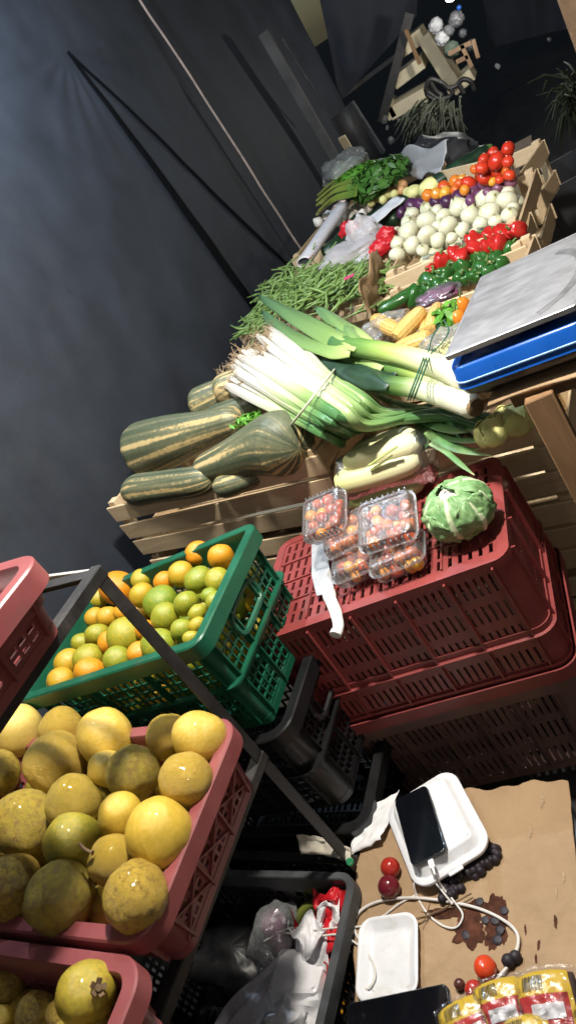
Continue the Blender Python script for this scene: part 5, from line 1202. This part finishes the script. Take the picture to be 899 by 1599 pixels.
for k, (x, y, r) in enumerate(((842, 1478, 4), (838, 1500, 3), (867, 1440, 4), (820, 1452, 3), (846, 1250, 5), (828, 1300, 4), (880, 1370, 4), (868, 1395, 3))): patch(x, y, r*.6, r*2.2, 20+k, M['card_edge'] if k > 3 else M['stain'], ('small drip mark on the cardboard, number of a scatter' if False else ['drip mark level with the round orange tomato', 'tiny drip mark just below the first drip', 'short drip mark towards the sheet edge', 'tiny drip mark beside the crushed grapes', 'pale scuff near the sheet rear edge', 'pale scuff in the sheet middle', 'pale scuff near the side edge', 'small pale scuff low on the side edge'][k]))
# dark grapes
DG = plain('black_grape_skin', (.018, .012, .018), .6, .5, 60)
rn = random.Random(21); c = onC(742, 1372, .012); root = thing('grape_bunch', 'bunch of black grapes half under the white foam box', 'grapes', c)
gmb = MB()
for k in range(80):
    x, y = rn.uniform(684, 776), 0; y = 1328+(780-x)*.78+rn.uniform(-24, 12); h = rn.uniform(.0, .010)
    p = onC(x, y, h)-c; q = blob(.0082, .0082, .009, k, .05, 1.5, 12, 8); gmb.add([Vector(v)+p for v in q.v], q.f)
obj('grapes', gmb, DG, root)
stt = MB(); A = onC(664, 1432, .006)-c
stt.tube(spline([onC(735, 1395, .01)-c, onC(700, 1415, .008)-c, onC(668, 1430, .006)-c], 5), .0016, 6)
for k in range(7): stt.tube([A+Vector((.002*k, .001*k, 0)), A+Vector((rn.uniform(-.02, .02), rn.uniform(-.02, .02), rn.uniform(0, .012)))], .001, 5)
obj('stem', stt, M['stembr'], root)
for k, (x, y, r, lb) in enumerate(((727, 1460, 8, 'crushed black grape on the stain, nearest the foam tray'), (772, 1437, 8, 'crushed black grape second along the dark row'), (757, 1437, 7, 'crushed black grape with a bluish skin on the stain'), (780, 1452, 8, 'crushed black grape in the middle of the dark row'), (776, 1467, 8, 'crushed black grape low in the dark row'), (786, 1422, 7, 'crushed black grape at the top of the dark row'), (748, 1408, 7, 'crushed black grape at the grey box corner'), (793, 1500, 11, 'whole black grape by the cable, larger of the pair'), (804, 1494, 10, 'whole black grape beside the larger one by the cable'), (717, 1537, 9, 'small brownish grape beside the dark red fruit'))):
    p = onC(x, y, .002 if k < 7 else .007); R_ = rad(r, p); root = thing('grape', lb, 'grape', p, 'loose grapes on the cardboard'); obj('berry', blob(R_, R_*.95, R_*(.22 if k < 7 else .95), 130+k, .16 if k < 7 else .05, 2, 18, 12), DG if k < 9 else plain('brown_grape_skin', (.09, .03, .025), .3, .3, 30), root)
PL = var_meshes('red_fruit', M['plum'], [dict(rx=1, ry=1, rz=.98, seed=141, amp=.03), dict(rx=1, ry=.96, rz=1.05, seed=142, amp=.04)])
def single(nm, me, x, y, rp, col, lb, cat, h=None, grp=None):
    p = onC(x, y, .018); r = rad(rp, p); p = onC(x, y, r*.85); o = bpy.data.objects.new(nm, me); COL.objects.link(o); o.location = p; o.scale = (r,)*3; o.color = (col, .2, 0, 1); o.rotation_euler = (.4, .3, 1.); return tag(o, lb, cat, grp)
single('plum', PL[0], 609, 1355, 15.5, .72, 'bright red plum beside the foam box, above the dark one', 'plum'); single('plum', PL[0], 607, 1385, 17.5, .34, 'dark red plum just below the bright red one', 'plum')
single('tomato', TOM[0], 757, 1511, 18, .42, 'round orange-red tomato by the white cable', 'tomato'); single('plum', PL[1], 739, 1546, 15, .74, 'red fruit squeezed between the orange tomato and the bread packets', 'plum')
# foam clamshell, lid down, with phone
MC = TR(onC(690, 1303, .0), 27.5, 0, -2.0)
cl = thing('foam_box', 'closed white foam takeaway box with a phone lying on it', 'foam box', MC); bw, bl = .155, .19
def foamring(prof, a, b, r, top): 
    mb = MB().ring(prof, a, b, r, 8, closed=False); z = prof[-1][1]; o = prof[-1][0]
    mb.grid(lambda u, v: Vector(((u-.5)*2*(a-r+max(0, r+o)*.995), (v-.5)*2*(b-r+max(0, r+o)*.995), z+.0)), 1, 1); return mb
def rr_cap(a, b, r, z, n=8):
    vs = [Vector((0, 0, z))]
    for q, (sx, sy) in enumerate(((1, 1), (-1, 1), (-1, -1), (1, -1))):
        for k in range(n+1):
            an = (q+k/n)*math.pi/2; vs.append(Vector((sx*(a-r)+r*math.cos(an), sy*(b-r)+r*math.sin(an), z)))
    m = len(vs)-1; return vs, [(0, 1+i, 1+(i+1) % m) for i in range(m)]
base = MB().ring([(-.020, 0, 0), (-.016, .0, 0), (-.004, .022, 0), (.004, .024, 0), (.004, .0265, 0), (-.004, .0265, 0)], bw/2, bl/2, .03, 8, closed=False); base.add(*rr_cap(bw/2-.020, bl/2-.020, .012, .0)); obj('base', base, M['foam'], cl)
lid = MB().ring([(.0045, .0268, 0), (.0052, .030, 0), (.0035, .0325, 0), (-.007, .0315, 0), (-.0105, .033, 0), (-.017, .049, 0), (-.021, .0515, 0), (-.024, .052, 0)], bw/2, bl/2, .03, 8, closed=False); lid.add(*rr_cap(bw/2-.024, bl/2-.024, .008, .052)); obj('lid', lid, M['foam'], cl, ang=70)
for k in (-1, 0, 1): obj('tab', MB().box((bw/2+.002, k*.04+.01, .031), (.006, .022, .005)), M['foam'], cl, bev=.0015)
obj('hinge_tab', MB().box((0, -bl/2-.004, .029), (.03, .014, .004)), M['foam'], cl, bev=.0015)
def phone(label, mtx, w, l, t, r=.012):
    p = thing('mobile_phone', label, 'phone', mtx)
    b = MB().ring([(-.002, 0, 0), (0, .0015, 0), (0, t-.0015, 0), (-.0015, t, 0)], w/2, l/2, r, 8, closed=False); b.add(*rr_cap(w/2-.002, l/2-.002, r-.002, 0)); obj('body', b, M['phone_edge'], p, ang=50)
    s = MB().ring([(-.0015, t, 0), (-.0022, t+.0005, 0), (-.003, t+.0005, 0)], w/2, l/2, r, 8, closed=False); s.add(*rr_cap(w/2-.003, l/2-.003, r-.003, t+.0005)); obj('screen', s, M['glassblk'], p, ang=60)
    obj('side_button', MB().box((w/2, l*.18, t/2), (.0016, .022, .003)), M['phone_edge'], p); return p
pc = onz(657, 1290, CZ+.054+.001)
MPH = TR(pc, 21, 0, -1.5); phone('black phone charging face up on the foam box', MPH, .074, .152, .0085)
pl = thing('charging_plug', 'white charging plug pushed into the phone on the foam box', 'plug', MPH @ Matrix.Translation((0, -.076, .004)))
obj('plug_body', MB().box((0, -.009, 0), (.011, .017, .006)), M['white'], pl, bev=.0015); obj('strain_relief', MB().tube([(0, -.017, 0), (0, -.030, -.001)], [.0028, .002], 8), M['white'], pl)
pe = MPH @ Vector((0, -.105, .003))
def cab(pts, lb, r=.0019): tag(obj('charging_cable', MB().tube(spline(pts, 8), r, 8), M['cable']), lb, 'cable')
cab([pe, onC(690, 1385, .02), onC(712, 1412, .008), onC(722, 1430, .004), onC(712, 1448, .003), onC(692, 1446, .003), onC(668, 1428, .003), onC(652, 1402, .004), onC(646, 1382, .02), onC(650, 1366, .028), onC(664, 1362, .03), onC(684, 1384, .022), onC(706, 1412, .012)], 'thin white cable looping from the charging phone')
cab([onC(412, 1470, -.05), onC(450, 1450, -.02), onC(490, 1452, .006), onC(530, 1448, .012), onC(565, 1446, .005), onC(598, 1430, .003), onC(622, 1412, .003), onC(648, 1398, .004)], 'white cable running from the bin towards the phone')
cab([onC(440, 1456, -.03), onC(490, 1462, .004), onC(530, 1460, .01), onC(562, 1478, .005), onC(580, 1500, .006), onC(585, 1525, .008), onC(575, 1543, .008), onC(564, 1538, .008), onC(566, 1520, .006), onC(572, 1505, .004)], 'white cable curling over the empty foam tray', .0021)
cab([onC(566, 1476, .004), onC(553, 1450, .005), onC(560, 1425, .005), onC(590, 1408, .005), onC(640, 1402, .006), onC(700, 1408, .006), onC(750, 1420, .006), onC(790, 1440, .006), onC(808, 1462, .006), onC(803, 1492, .006), onC(785, 1518, .006), onC(765, 1540, .006), onC(745, 1560, .01)], 'thick white cable sweeping in a wide arc across the cardboard', .0028)
# empty tray
c4p = [onC(577, 1452), onC(655, 1446), onC(650, 1548), onC(563, 1562)]; tc = sum(c4p, Vector())/4
MTR = TR(tc, 6, 0, 0); tr = thing('foam_tray', 'empty white foam tray beside the second phone', 'tray', MTR)
t_ = MB().ring([(-.022, .003, 0), (-.016, .004, 0), (-.005, .018, 0), (0, .020, 0), (.002, .018, 0), (-.004, .014, 0), (-.014, .0, 0), (-.022, 0, 0)], .057, .07, .026, 8, closed=False)
t_.add(*rr_cap(.057-.022, .07-.022, .006, .003)); obj('shell', t_, M['foam'], tr, ang=70)
rbb = MB()
for k in range(4): rbb.box((0, (k-1.5)*.022, .0033), (.06, .004, .0012))
a, b = onC(549, 1572, .024), onC(700, 1541, .024)
d = (b-a).normalized(); yv = ZU.cross(d).normalized(); mp = Matrix.Translation((a+b)/2 - yv*.0365) @ Matrix((d, yv, ZU)).transposed().to_4x4() @ Matrix.Translation((0, -.001, 0)) @ Matrix.Rotation(R(6), 4, 'X')
L2 = (b-a).length; ph = phone('second black phone lying across the front of the foam tray', mp, L2+.006, .078, .0095, .011)
# bread packets
def packet(label, x, y, yaw, sc_, seed):
    c = onC(x, y, .022); m = TR(c, yaw, 12, 0); t = thing('bread_packet', label, 'packet', m, 'wrapped bread packets')
    w, l, h = .047*sc_, .056*sc_, .026
    def sh(u, v, k=1., ox=0):
        a = (u-.5)*2; b2 = (v-.5)*2; e = max(0, 1-abs(a)**3.2)*max(0, 1-abs(b2)**3.2)
        return Vector((a*w*(1-.10*b2*b2), b2*l*(1-.10*a*a), k*h*(e**.45)+.0022*noise.noise(Vector((a*5, b2*5, seed)))))
    obj('bun', MB().grid(lambda u, v: sh(u, v)*.94, 26, 26).grid(lambda u, v: Vector((sh(u, v).x*.94, sh(u, v).y*.94, -.5*sh(u, v).z)), 26, 26), M['bun'], t)
    lift = Vector((0, 0, .0016))
    def zone(u0, u1, v0, v1, nm, mat, dz, n=18): obj(nm, MB().grid(lambda u, v: sh(lerp(u0, u1, u), lerp(v0, v1, v))+Vector((0, 0, dz)), n, n), mat, t)
    zone(.04, .90, .70, .96, 'yellow_band', M['pack_y'], .0010); zone(.12, .84, .16, .71, 'red_print', M['pack_r'], .0009); zone(.05, .13, .14, .72, 'yellow_edge', M['pack_y'], .0014); zone(.84, .90, .20, .72, 'yellow_side', M['pack_y'], .0018)
    zone(.30, .76, .44, .60, 'price_label', M['grey_lab'], .0022)
    bc = MB(); rn = random.Random(seed); u = .20
    while u < .50:
        wv = rn.choice((.006, .010, .016)); bc.grid(lambda uu, vv, u=u, wv=wv: sh(lerp(u, u+wv, uu), lerp(.75, .91, vv))+Vector((0, 0, .0026)), 1, 4); u += wv+rn.choice((.008, .012))
    obj('barcode', bc, M['ink'], t)
    dsc = MB()
    for k, (du, dv_, rr2) in enumerate(((.30, .26, .085), (.56, .27, .06), (.70, .30, .05))):
        dsc.grid(lambda uu, vv: sh(du+rr2*vv*math.cos(uu*6.2832), dv_+rr2*vv*math.sin(uu*6.2832))+Vector((0, 0, .0024+.0002*k)), 18, 3)
    obj('printed_rounds', dsc, M['pack_y'], t)
    obj('wrapper', MB().grid(lambda u, v: sh(lerp(-.04, 1.04, u), lerp(-.04, 1.04, v), 1.03)+Vector((0, 0, .0042+.0016*noise.noise(Vector((u*9, v*9, seed))))), 34, 34), M['bagfilm'], t)
packet('yellow and red bread packet nearest the second phone', 740, 1622, 24, 1.0, 1); packet('yellow and red bread packet in the middle, barcode showing', 792, 1592, 16, 1.0, 2); packet('yellow and red bread packet at the outer end with a grey price label', 862, 1588, 8, 1.12, 3)
packet('bread packet lying in front of the other packets', 836, 1652, 14, 1.0, 4)
b_ = onC(640, 1630, .02)

# ================================================================== BIN with odds and ends
M_BIN = crate_at_corner(onz(557, 1361, .285), -4.5, .52, .37, .255)
crate('black_bin_crate', 'black slotted crate used as a bin beside the cardboard', M['black'], M_BIN, .52, .37, .255, r=.035, long_=(3, 5, .03, .007), short=(3, 5, .03, .007), rows=(2, 4, .02, .007), rimw=.012, rmat=M['greyedge'], handle=False)
def onB(px, py, z=.2): return onz(px, py, z)
tag(obj('purple_onion', PUR[0], None, loc=onB(428, 1442, .20), color=(.8, .2, 0)), 'purple onion in the clear bag in the bin, nearer the back', 'purple onion').scale = (.029,)*3
tag(obj('purple_onion', PUR[1], None, loc=onB(442, 1478, .19), color=(.78, .2, 0)), 'purple onion in the clear bag in the bin, nearer the red bag', 'purple onion').scale = (.028,)*3
tag(obj('clear_bag', crumple(None, (.05, .07, .04), 151, .22), M['bagclear'], loc=onB(430, 1460, .20)), 'clear bag holding two purple onions in the bin', 'plastic bag')
tag(obj('green_mango', blob(.062, .05, .05, 152, .06), plain('green_mango_skin', (.17, .20, .035), .4, .3, 18), loc=onB(505, 1438, .165)), 'green mango lying in the bin under the red and white bag', 'mango')
rb = thing('red_white_bag', 'crumpled red and white printed bag standing in the bin', 'bag', onB(506, 1478, .20))
def strip_sheet(seed, sx, sy, sz, off, u0=0, v0=0):
    def fn(u, v):
        n1_ = noise.noise(Vector((u*2.6+seed, v*2.6, 1))); n2_ = noise.noise(Vector((u*2.6+seed, v*2.6, 9))); n3_ = noise.noise(Vector((u*6+seed, v*6, 4)))
        return Vector((sx*((u-.5)*1.5+.5*n1_+.12*n3_), sy*((v-.5)*1.1+.5*n2_), sz*(.2+v*.9+.5*n1_+.15*n3_)))+Vector(off)
    return MB().grid(fn, 26, 26)
obj('red_panel', strip_sheet(1, .075, .085, .06, (.0, 0, -.02)), M['redbag'], rb, solid=.001); obj('white_panel', strip_sheet(1.35, .05, .075, .06, (-.012, -.012, -.006)), M['whitebag'], rb, solid=.001)
obj('red_fold', strip_sheet(4, .065, .06, .04, (-.02, -.05, -.025)), M['redbag'], rb, solid=.001); obj('white_fold', strip_sheet(4.4, .035, .045, .045, (.028, .035, .015)), M['whitebag'], rb, solid=.001); obj('red_tip', strip_sheet(7, .05, .04, .045, (.032, .05, .02)), M['redbag'], rb, solid=.001)
mt = TR(onB(474, 1535, .185), 4, -14, 6); tb = thing('foam_container', 'white foam container thrown in the bin', 'foam container', mt)
t2_ = MB().ring([(0, .0, 0), (.004, .002, 0), (-.002, .005, 0), (-.010, .034, 0), (-.016, .037, 0)], .062, .055, .02, 6, closed=False); t2_.add(*rr_cap(.046, .039, .008, .037)); obj('lid', t2_, M['whitebag'], tb)
tag(obj('white_bag', crumple(None, (.075, .06, .045), 153, .4, 3.2), M['whitebag'], loc=onB(462, 1585, .175)), 'white plastic bag heaped in the bin in front of the foam container', 'plastic bag')
P = spline([onB(452, 1492, .20), onB(432, 1512, .21), onB(410, 1545, .215), onB(385, 1585, .21), onB(360, 1625, .19)], 6); c = P[10]; n_ = len(P)
tag(obj('white_bag', MB().tube([p-c for p in P], [.008+.03*j/n_ for j in range(n_)], 18, mod=lambda a, v: 1+.25*math.sin(a*5+v*6)+.12*math.sin(a*11)), M['bagmilky'], loc=c), 'twisted milky bag stretched along the bin towards the camera', 'plastic bag')
tag(obj('tangerine', TANG[0], None, loc=onB(521, 1582, .15), color=(.8, .2, 0)), 'orange tangerine at the bottom of the bin by its grey rim', 'tangerine').scale = (.026,)*3
tag(obj('dark_bag', crumple(None, (.12, .09, .04), 155, .3), M['black'], loc=onB(375, 1490, .10)), 'black plastic bag filling the dark end of the bin', 'plastic bag')
c = onz(505, 1345, .29)
tag(obj('dirty_cloth', MB().grid(lambda u, v: onz(lerp(470, 548, u), lerp(1334, 1350, u)-6*math.sin(u*3), .285)-c+Vector((0, .012*math.sin(v*5)+v*.035, .03*math.sin(math.pi*v)*(1-.6*u)+.006*noise.noise(Vector((u*8, v*5, 3))))), 30, 16), plain('soiled_white_cloth', (.62, .57, .47), .85, .2, 18, .4, 30, .004, dirt=(.20, .12, .05), dirt_t=.6), loc=c, solid=.002), 'soiled white cloth behind the bin rim', 'cloth')
tag(obj('plastic_scrap', MB().tube([onz(546, 1344, .283), onz(546, 1346, .288)], .007, 20), M['green_lid']), 'small green plastic scrap behind the bin rim', 'scrap')
# a few pale scraps on the ground under the rack
for k, (x, y, z, lb) in enumerate(((452, 1198, .02, 'white scrap stuck between the black crates, upper'), (516, 1222, .02, 'white scrap by the black crate foot, nearer the cardboard'), (500, 1405, .012, 'pale paper seen through the slots of the bin'))):
    c = onz(x, y, z); tag(obj('paper_scrap', MB().grid(lambda u, v: Vector(((u-.5)*.08, (v-.5)*.10, .012*noise.noise(Vector((u*3, v*3, k))))), 8, 8), M['paper'], loc=c, solid=.001), lb, 'paper scrap')

# ================================================================== BEYOND THE BENCH
def box_px(p0, p1, Y0, Y1, w, h, up=None): return MB().bar(ony(*p0, Y0), ony(*p1, Y1), w, h, up or Vector((0, 1, 0)))
def place(nm, mb, mat, label, cat, parts=None, **k):
    c = sum((Vector(v) for v in mb.v), Vector())/len(mb.v); return tag(obj(nm, shift(mb, c), mat, loc=c, **k), label, cat)
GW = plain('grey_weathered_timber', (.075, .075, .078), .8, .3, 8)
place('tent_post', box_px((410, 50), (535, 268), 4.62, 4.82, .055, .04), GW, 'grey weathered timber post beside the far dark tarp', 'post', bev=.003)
place('rope', MB().tube(spline([ony(440, 60, 4.7), ony(470, 110, 4.75), ony(490, 140, 4.8), ony(502, 168, 4.85)], 6), .006, 6), M['greyedge'], 'pale cord hanging beside the grey post', 'cord')
A, B, Cc, D = ony(548, 160, 5.4), ony(598, 238, 5.5), ony(560, 282, 5.5), ony(505, 200, 5.4); c = (A+B+Cc+D)/4
root = thing('dark_board', 'dark grey board standing behind the celery with a paler edge', 'board', c)
obj('panel', MB().grid(lambda u, v: A.lerp(B, u).lerp(D.lerp(Cc, u), v)-c, 2, 2), M['darkpanel'], root, solid=.02); obj('edge_strip', MB().bar(A-c, B-c, .03, .03), M['greyedge'], root)
place('short_slat', box_px((533, 214), (546, 236), 5.2, 5.25, .05, .02), M['furn'], 'short pale slat leaning on the dark grey board', 'slat', bev=.002)
# pale furniture: boards of an upended shelf
c = ony(650, 130, 6.2); root = thing('upended_shelf', 'pale wooden shelf unit lying upended in the lane beyond the bench', 'shelf', c)
def brd(nm, p0, p1, w, d_, Y=6.2): obj(nm, shift(box_px(p0, p1, Y, Y, w, d_), c), M['furn'], root, bev=.004, ang=30)
brd('side_board', (663, 52), (706, 122), .09, .32); brd('top_board', (628, 76), (662, 50), .09, .30); brd('middle_board', (618, 126), (662, 92), .08, .30); brd('lower_board', (612, 172), (666, 142), .09, .30); brd('end_board', (606, 158), (617, 178), .07, .30)
brd('foot_board', (700, 112), (712, 134), .10, .34); brd('cross_board', (708, 136), (738, 110), .08, .30)
place('thin_stick', box_px((633, 46), (655, 100), 5.9, 5.9, .025, .02), M['wood_dk'], 'thin brown stick leaning on the upended pale shelf', 'stick')
ch = MB()
for pts in ([(664, 138), (672, 124), (690, 130), (700, 138), (712, 134), (722, 124), (735, 128), (740, 140)], [(668, 144), (684, 154), (700, 152), (706, 144), (700, 136)], [(672, 128), (680, 142), (690, 150)], [(664, 138), (668, 150), (680, 155)], [(716, 132), (724, 146)]):
    ch.tube(spline([ony(x, y, 5.7) for x, y in pts], 5), .016, 8)
place('metal_chair_frame', ch, M['steel_blk'], 'bent black tubular frame lying before the pale shelf', 'metal frame')
rn = random.Random(33); mb = MB(); A = ony(700, 160, 5.3)
for k in range(200):
    x, y = rn.gauss(676, 13), rn.gauss(196, 8); p0 = ony(x+rn.gauss(8, 6), y-26, 5.3+rn.uniform(-.1, .2)); p1 = ony(x-rn.uniform(0, 14)+(x-672)*.7, y+rn.uniform(5, 26), 5.2+rn.uniform(-.15, .15)); mb.tube([p0, p0.lerp(p1, .5)+Vector((0, 0, .02)), p1], [.006, .007, .002], 4)
place('dried_herb_bundle', mb, M['hay'], 'drooping bundle of dry grey-green herbs behind the grey tarpaulin', 'herb bundle')
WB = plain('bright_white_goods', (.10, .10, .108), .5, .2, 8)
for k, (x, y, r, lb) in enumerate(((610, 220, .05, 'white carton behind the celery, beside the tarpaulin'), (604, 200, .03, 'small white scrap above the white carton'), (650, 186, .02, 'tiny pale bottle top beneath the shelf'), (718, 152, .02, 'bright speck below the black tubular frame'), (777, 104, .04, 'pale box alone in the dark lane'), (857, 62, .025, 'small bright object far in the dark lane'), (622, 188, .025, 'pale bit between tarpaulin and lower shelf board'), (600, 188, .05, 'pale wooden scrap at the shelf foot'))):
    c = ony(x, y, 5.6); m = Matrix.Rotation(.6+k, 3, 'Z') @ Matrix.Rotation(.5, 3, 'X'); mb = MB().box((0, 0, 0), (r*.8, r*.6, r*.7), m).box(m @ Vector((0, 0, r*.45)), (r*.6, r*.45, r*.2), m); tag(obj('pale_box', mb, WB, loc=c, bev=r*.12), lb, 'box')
place('red_packet', box_px((634, 190), (645, 188), 5.5, 5.5, .03, .03), M['redbag'], 'small pinkish red packet beneath the pale shelf', 'packet', bev=.006)
# brightly lit far stall
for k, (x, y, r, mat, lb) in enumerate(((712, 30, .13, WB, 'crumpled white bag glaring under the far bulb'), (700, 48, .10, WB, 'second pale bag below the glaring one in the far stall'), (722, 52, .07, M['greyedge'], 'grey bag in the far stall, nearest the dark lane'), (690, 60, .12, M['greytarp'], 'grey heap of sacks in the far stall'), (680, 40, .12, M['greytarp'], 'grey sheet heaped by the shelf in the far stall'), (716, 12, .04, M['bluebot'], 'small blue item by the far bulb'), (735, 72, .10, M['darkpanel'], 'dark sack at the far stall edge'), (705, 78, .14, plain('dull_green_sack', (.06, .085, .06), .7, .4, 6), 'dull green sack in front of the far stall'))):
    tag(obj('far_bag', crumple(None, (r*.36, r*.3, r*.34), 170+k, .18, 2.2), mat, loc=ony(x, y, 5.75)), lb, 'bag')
c = ony(714, 70, 5.8); mb = MB(); 
for a, b in (((735, 66), (700, 84)), ((730, 88), (712, 97)), ((738, 62), (746, 90)), ((720, 70), (736, 104))): mb.bar(ony(*a, 5.6), ony(*b, 5.6), .024, .024)
place('wooden_rack', mb, M['wood_bench'], 'dim timber rack at the edge of the far stall', 'rack')
def cloth(c4, Ys, nm, lb, mat, seed, amp=.06):
    Q = [ony(x, y, Y) for (x, y), Y in zip(c4, Ys)]; c = sum(Q, Vector())/4
    tag(obj(nm, MB().grid(lambda u, v: Q[0].lerp(Q[1], u).lerp(Q[3].lerp(Q[2], u), v)-c+Vector((0, amp*noise.noise(Vector((u*4, v*2, seed))), 0)), 40, 30), mat, loc=c), lb, 'tarp')
cloth([(470, -150), (665, -190), (650, 25), (530, 158)], (6.4, 6.6, 6.6, 6.4), 'hanging_tarp', 'dark blue tarp hanging across the lane above the pale shelf', M['tarp_far'], 2)
place('tarp_rail', box_px((532, 152), (622, 84), 6.5, 6.6, .03, .03), GW, 'grey rail along the lower edge of the hanging blue tarp', 'rail')
place('dark_pole', box_px((640, 20), (596, 190), 6.0, 6.0, .06, .05), M['steel_blk'], 'black pole between the dark board and the pale shelf', 'pole')
cloth([(735, -120), (960, -150), (900, 40), (765, 75)], (8.2, 8.2, 8.2, 8.2), 'hanging_tarp', 'dark tarp at the far side of the lane, beyond the bright stall', M['tarp_far'], 6)
# aisle side
rn = random.Random(44); mb = MB()
for k in range(150):
    t = rn.random(); x = lerp(822, 852, t)+rn.gauss(0, 6); y = lerp(262, 325, t)+rn.gauss(0, 5); p = ony(x, y, 3.75+rn.uniform(-.05, .05)); q = blob(.014, .014, .018, k, .2, 2, 8, 6); mb.add([Vector(v)+p for v in q.v], q.f)
place('net_bag', mb, M['black'], 'long dark net bag of produce hanging at the bench side', 'net bag')
c = ony(849, 350, 3.7); root = thing('bottle', 'bottle with a blue label standing beyond the scale', 'bottle', TR(c-Vector((0, 0, .10)), 0)); obj('label', MB().tube([(0, 0, .02), (0, 0, .15)], .045, 20), M['bluebot'], root); obj('body', MB().tube([(0, 0, 0), (0, 0, .02), (0, 0, .021), (0, 0, .15), (0, 0, .17), (0, 0, .19), (0, 0, .21)], [.040, .044, .043, .043, .043, .025, .014], 20), M['bagclear'], root); obj('cap', MB().tube([(0, 0, .205), (0, 0, .225)], .016, 16), M['white'], root)
c = ony(880, 300, 3.9); root = thing('dark_box', 'large dark open box on the ground beyond the scale', 'box', TR((c.x+.02, c.y, 0), 12)); hb = c.z+.10
for nm, cc_, dd in (('side', (-.2, 0, hb/2), (.012, .42, hb)), ('side', (.2, 0, hb/2), (.012, .42, hb)), ('front', (0, -.205, hb/2), (.39, .012, hb)), ('back', (0, .205, hb/2), (.39, .012, hb)), ('bottom', (0, 0, .01), (.38, .4, .012)), ('flap', (-.25, 0, hb-.02), (.10, .40, .008))): obj(nm, MB().box(cc_, dd), M['darkpanel'], root)
rn = random.Random(50); mb = MB(); tp = ony(905, 150, 4.2)
for k in range(140):
    p0 = ony(rn.gauss(898, 10), rn.gauss(150, 12), 4.2); p1 = p0+Vector((rn.gauss(0, .10), rn.gauss(0, .1), rn.uniform(-.2, .10))); mb.tube([p0, p0.lerp(p1, .5)+Vector((0, 0, .03)), p1], [.004, .006, .0015], 4)
place('leafy_bunch', mb, M['plant'], 'dim leafy bunch hanging over the aisle at the picture edge', 'plant')
p0, p1 = ony(872, -60, 2.6), ony(930, 105, 2.62); d = (p1-p0).normalized()
place('brown_post', MB().bar(p0-d*.5, p1+d*1.6, .07, .06, Vector((0, 1, 0))), M['wood_bench'], 'stained timber post at the aisle side near the scale', 'post', bev=.004)

# ================================================================== LAMPS
def bulb(label, p, power, col, r=.012, top=2.84, size=.032, st=30):
    root = thing('hanging_bulb', label, 'lamp', p, 'bulbs hung in the stall')
    obj('glass', blob(size, size, size*1.15, 3, 0, 1, 20, 14), emit('lit_bulb_glass', col, st), root, loc=(0, 0, size*1.3)); obj('socket', MB().tube([(0, 0, size*2.3), (0, 0, size*2.3+.05)], .018, 14), M['white'], root)
    obj('cord', MB().tube([(0, 0, size*2.3+.05), (0, 0, top-p[2])], .0035, 6), M['black'], root)
    l = bpy.data.lights.new('bulb_light', 'POINT'); l.energy = power; l.color = col; l.shadow_soft_size = r
    o = bpy.data.objects.new('bulb_light', l); COL.objects.link(o); o.location = Vector(p)-Vector((0, 0, .02)); return o
bulb('bare white bulb hung over the fruit crates', (-.38, 1.10, 2.10), 156, (1, .94, .84), .05)
bulb('cool bulb hung close to the dark tarp', (-1.22, 2.05, 2.40), 66, (.62, .80, 1.0))
fb = ony(706, 3, 5.3)
bulb('added warm fill bulb, out of view, lighting the slatted crate fronts', (-1.15, 1.20, 2.1), 24, (1, .92, .80), .05)  # unseen fill lamp added to brighten the wooden crate fronts
bulb('glaring bulb of the far stall', (fb.x, fb.y, fb.z), 12, (1, .97, .9), .03, 2.6, .034, 40)
bulb('added fill bulb out of view behind the camera', (1.1, -1.3, 2.4), 9, (1, .93, .84), .04)  # weak unseen lamp added to lift the dark front faces

w = bpy.data.worlds.new('World'); S.world = w; w.use_nodes = True; nt = w.node_tree; bg = nt.nodes['Background']
sky = nt.nodes.new('ShaderNodeTexSky'); sky.sky_type = 'NISHITA'; sky.sun_disc = False; sky.sun_elevation = R(14); sky.sun_rotation = R(120)
nt.links.new(sky.outputs[0], bg.inputs[0]); bg.inputs[1].default_value = .022
S.view_settings.view_transform = 'Standard'; S.view_settings.look = 'None'; S.view_settings.exposure = .12; S.view_settings.gamma = 1
S.render.engine = 'CYCLES'
try:
    S.cycles.use_denoising = True; S.cycles.max_bounces = 8; S.cycles.transparent_max_bounces = 24; S.cycles.sample_clamp_indirect = 4; S.cycles.use_light_tree = True
except Exception: pass
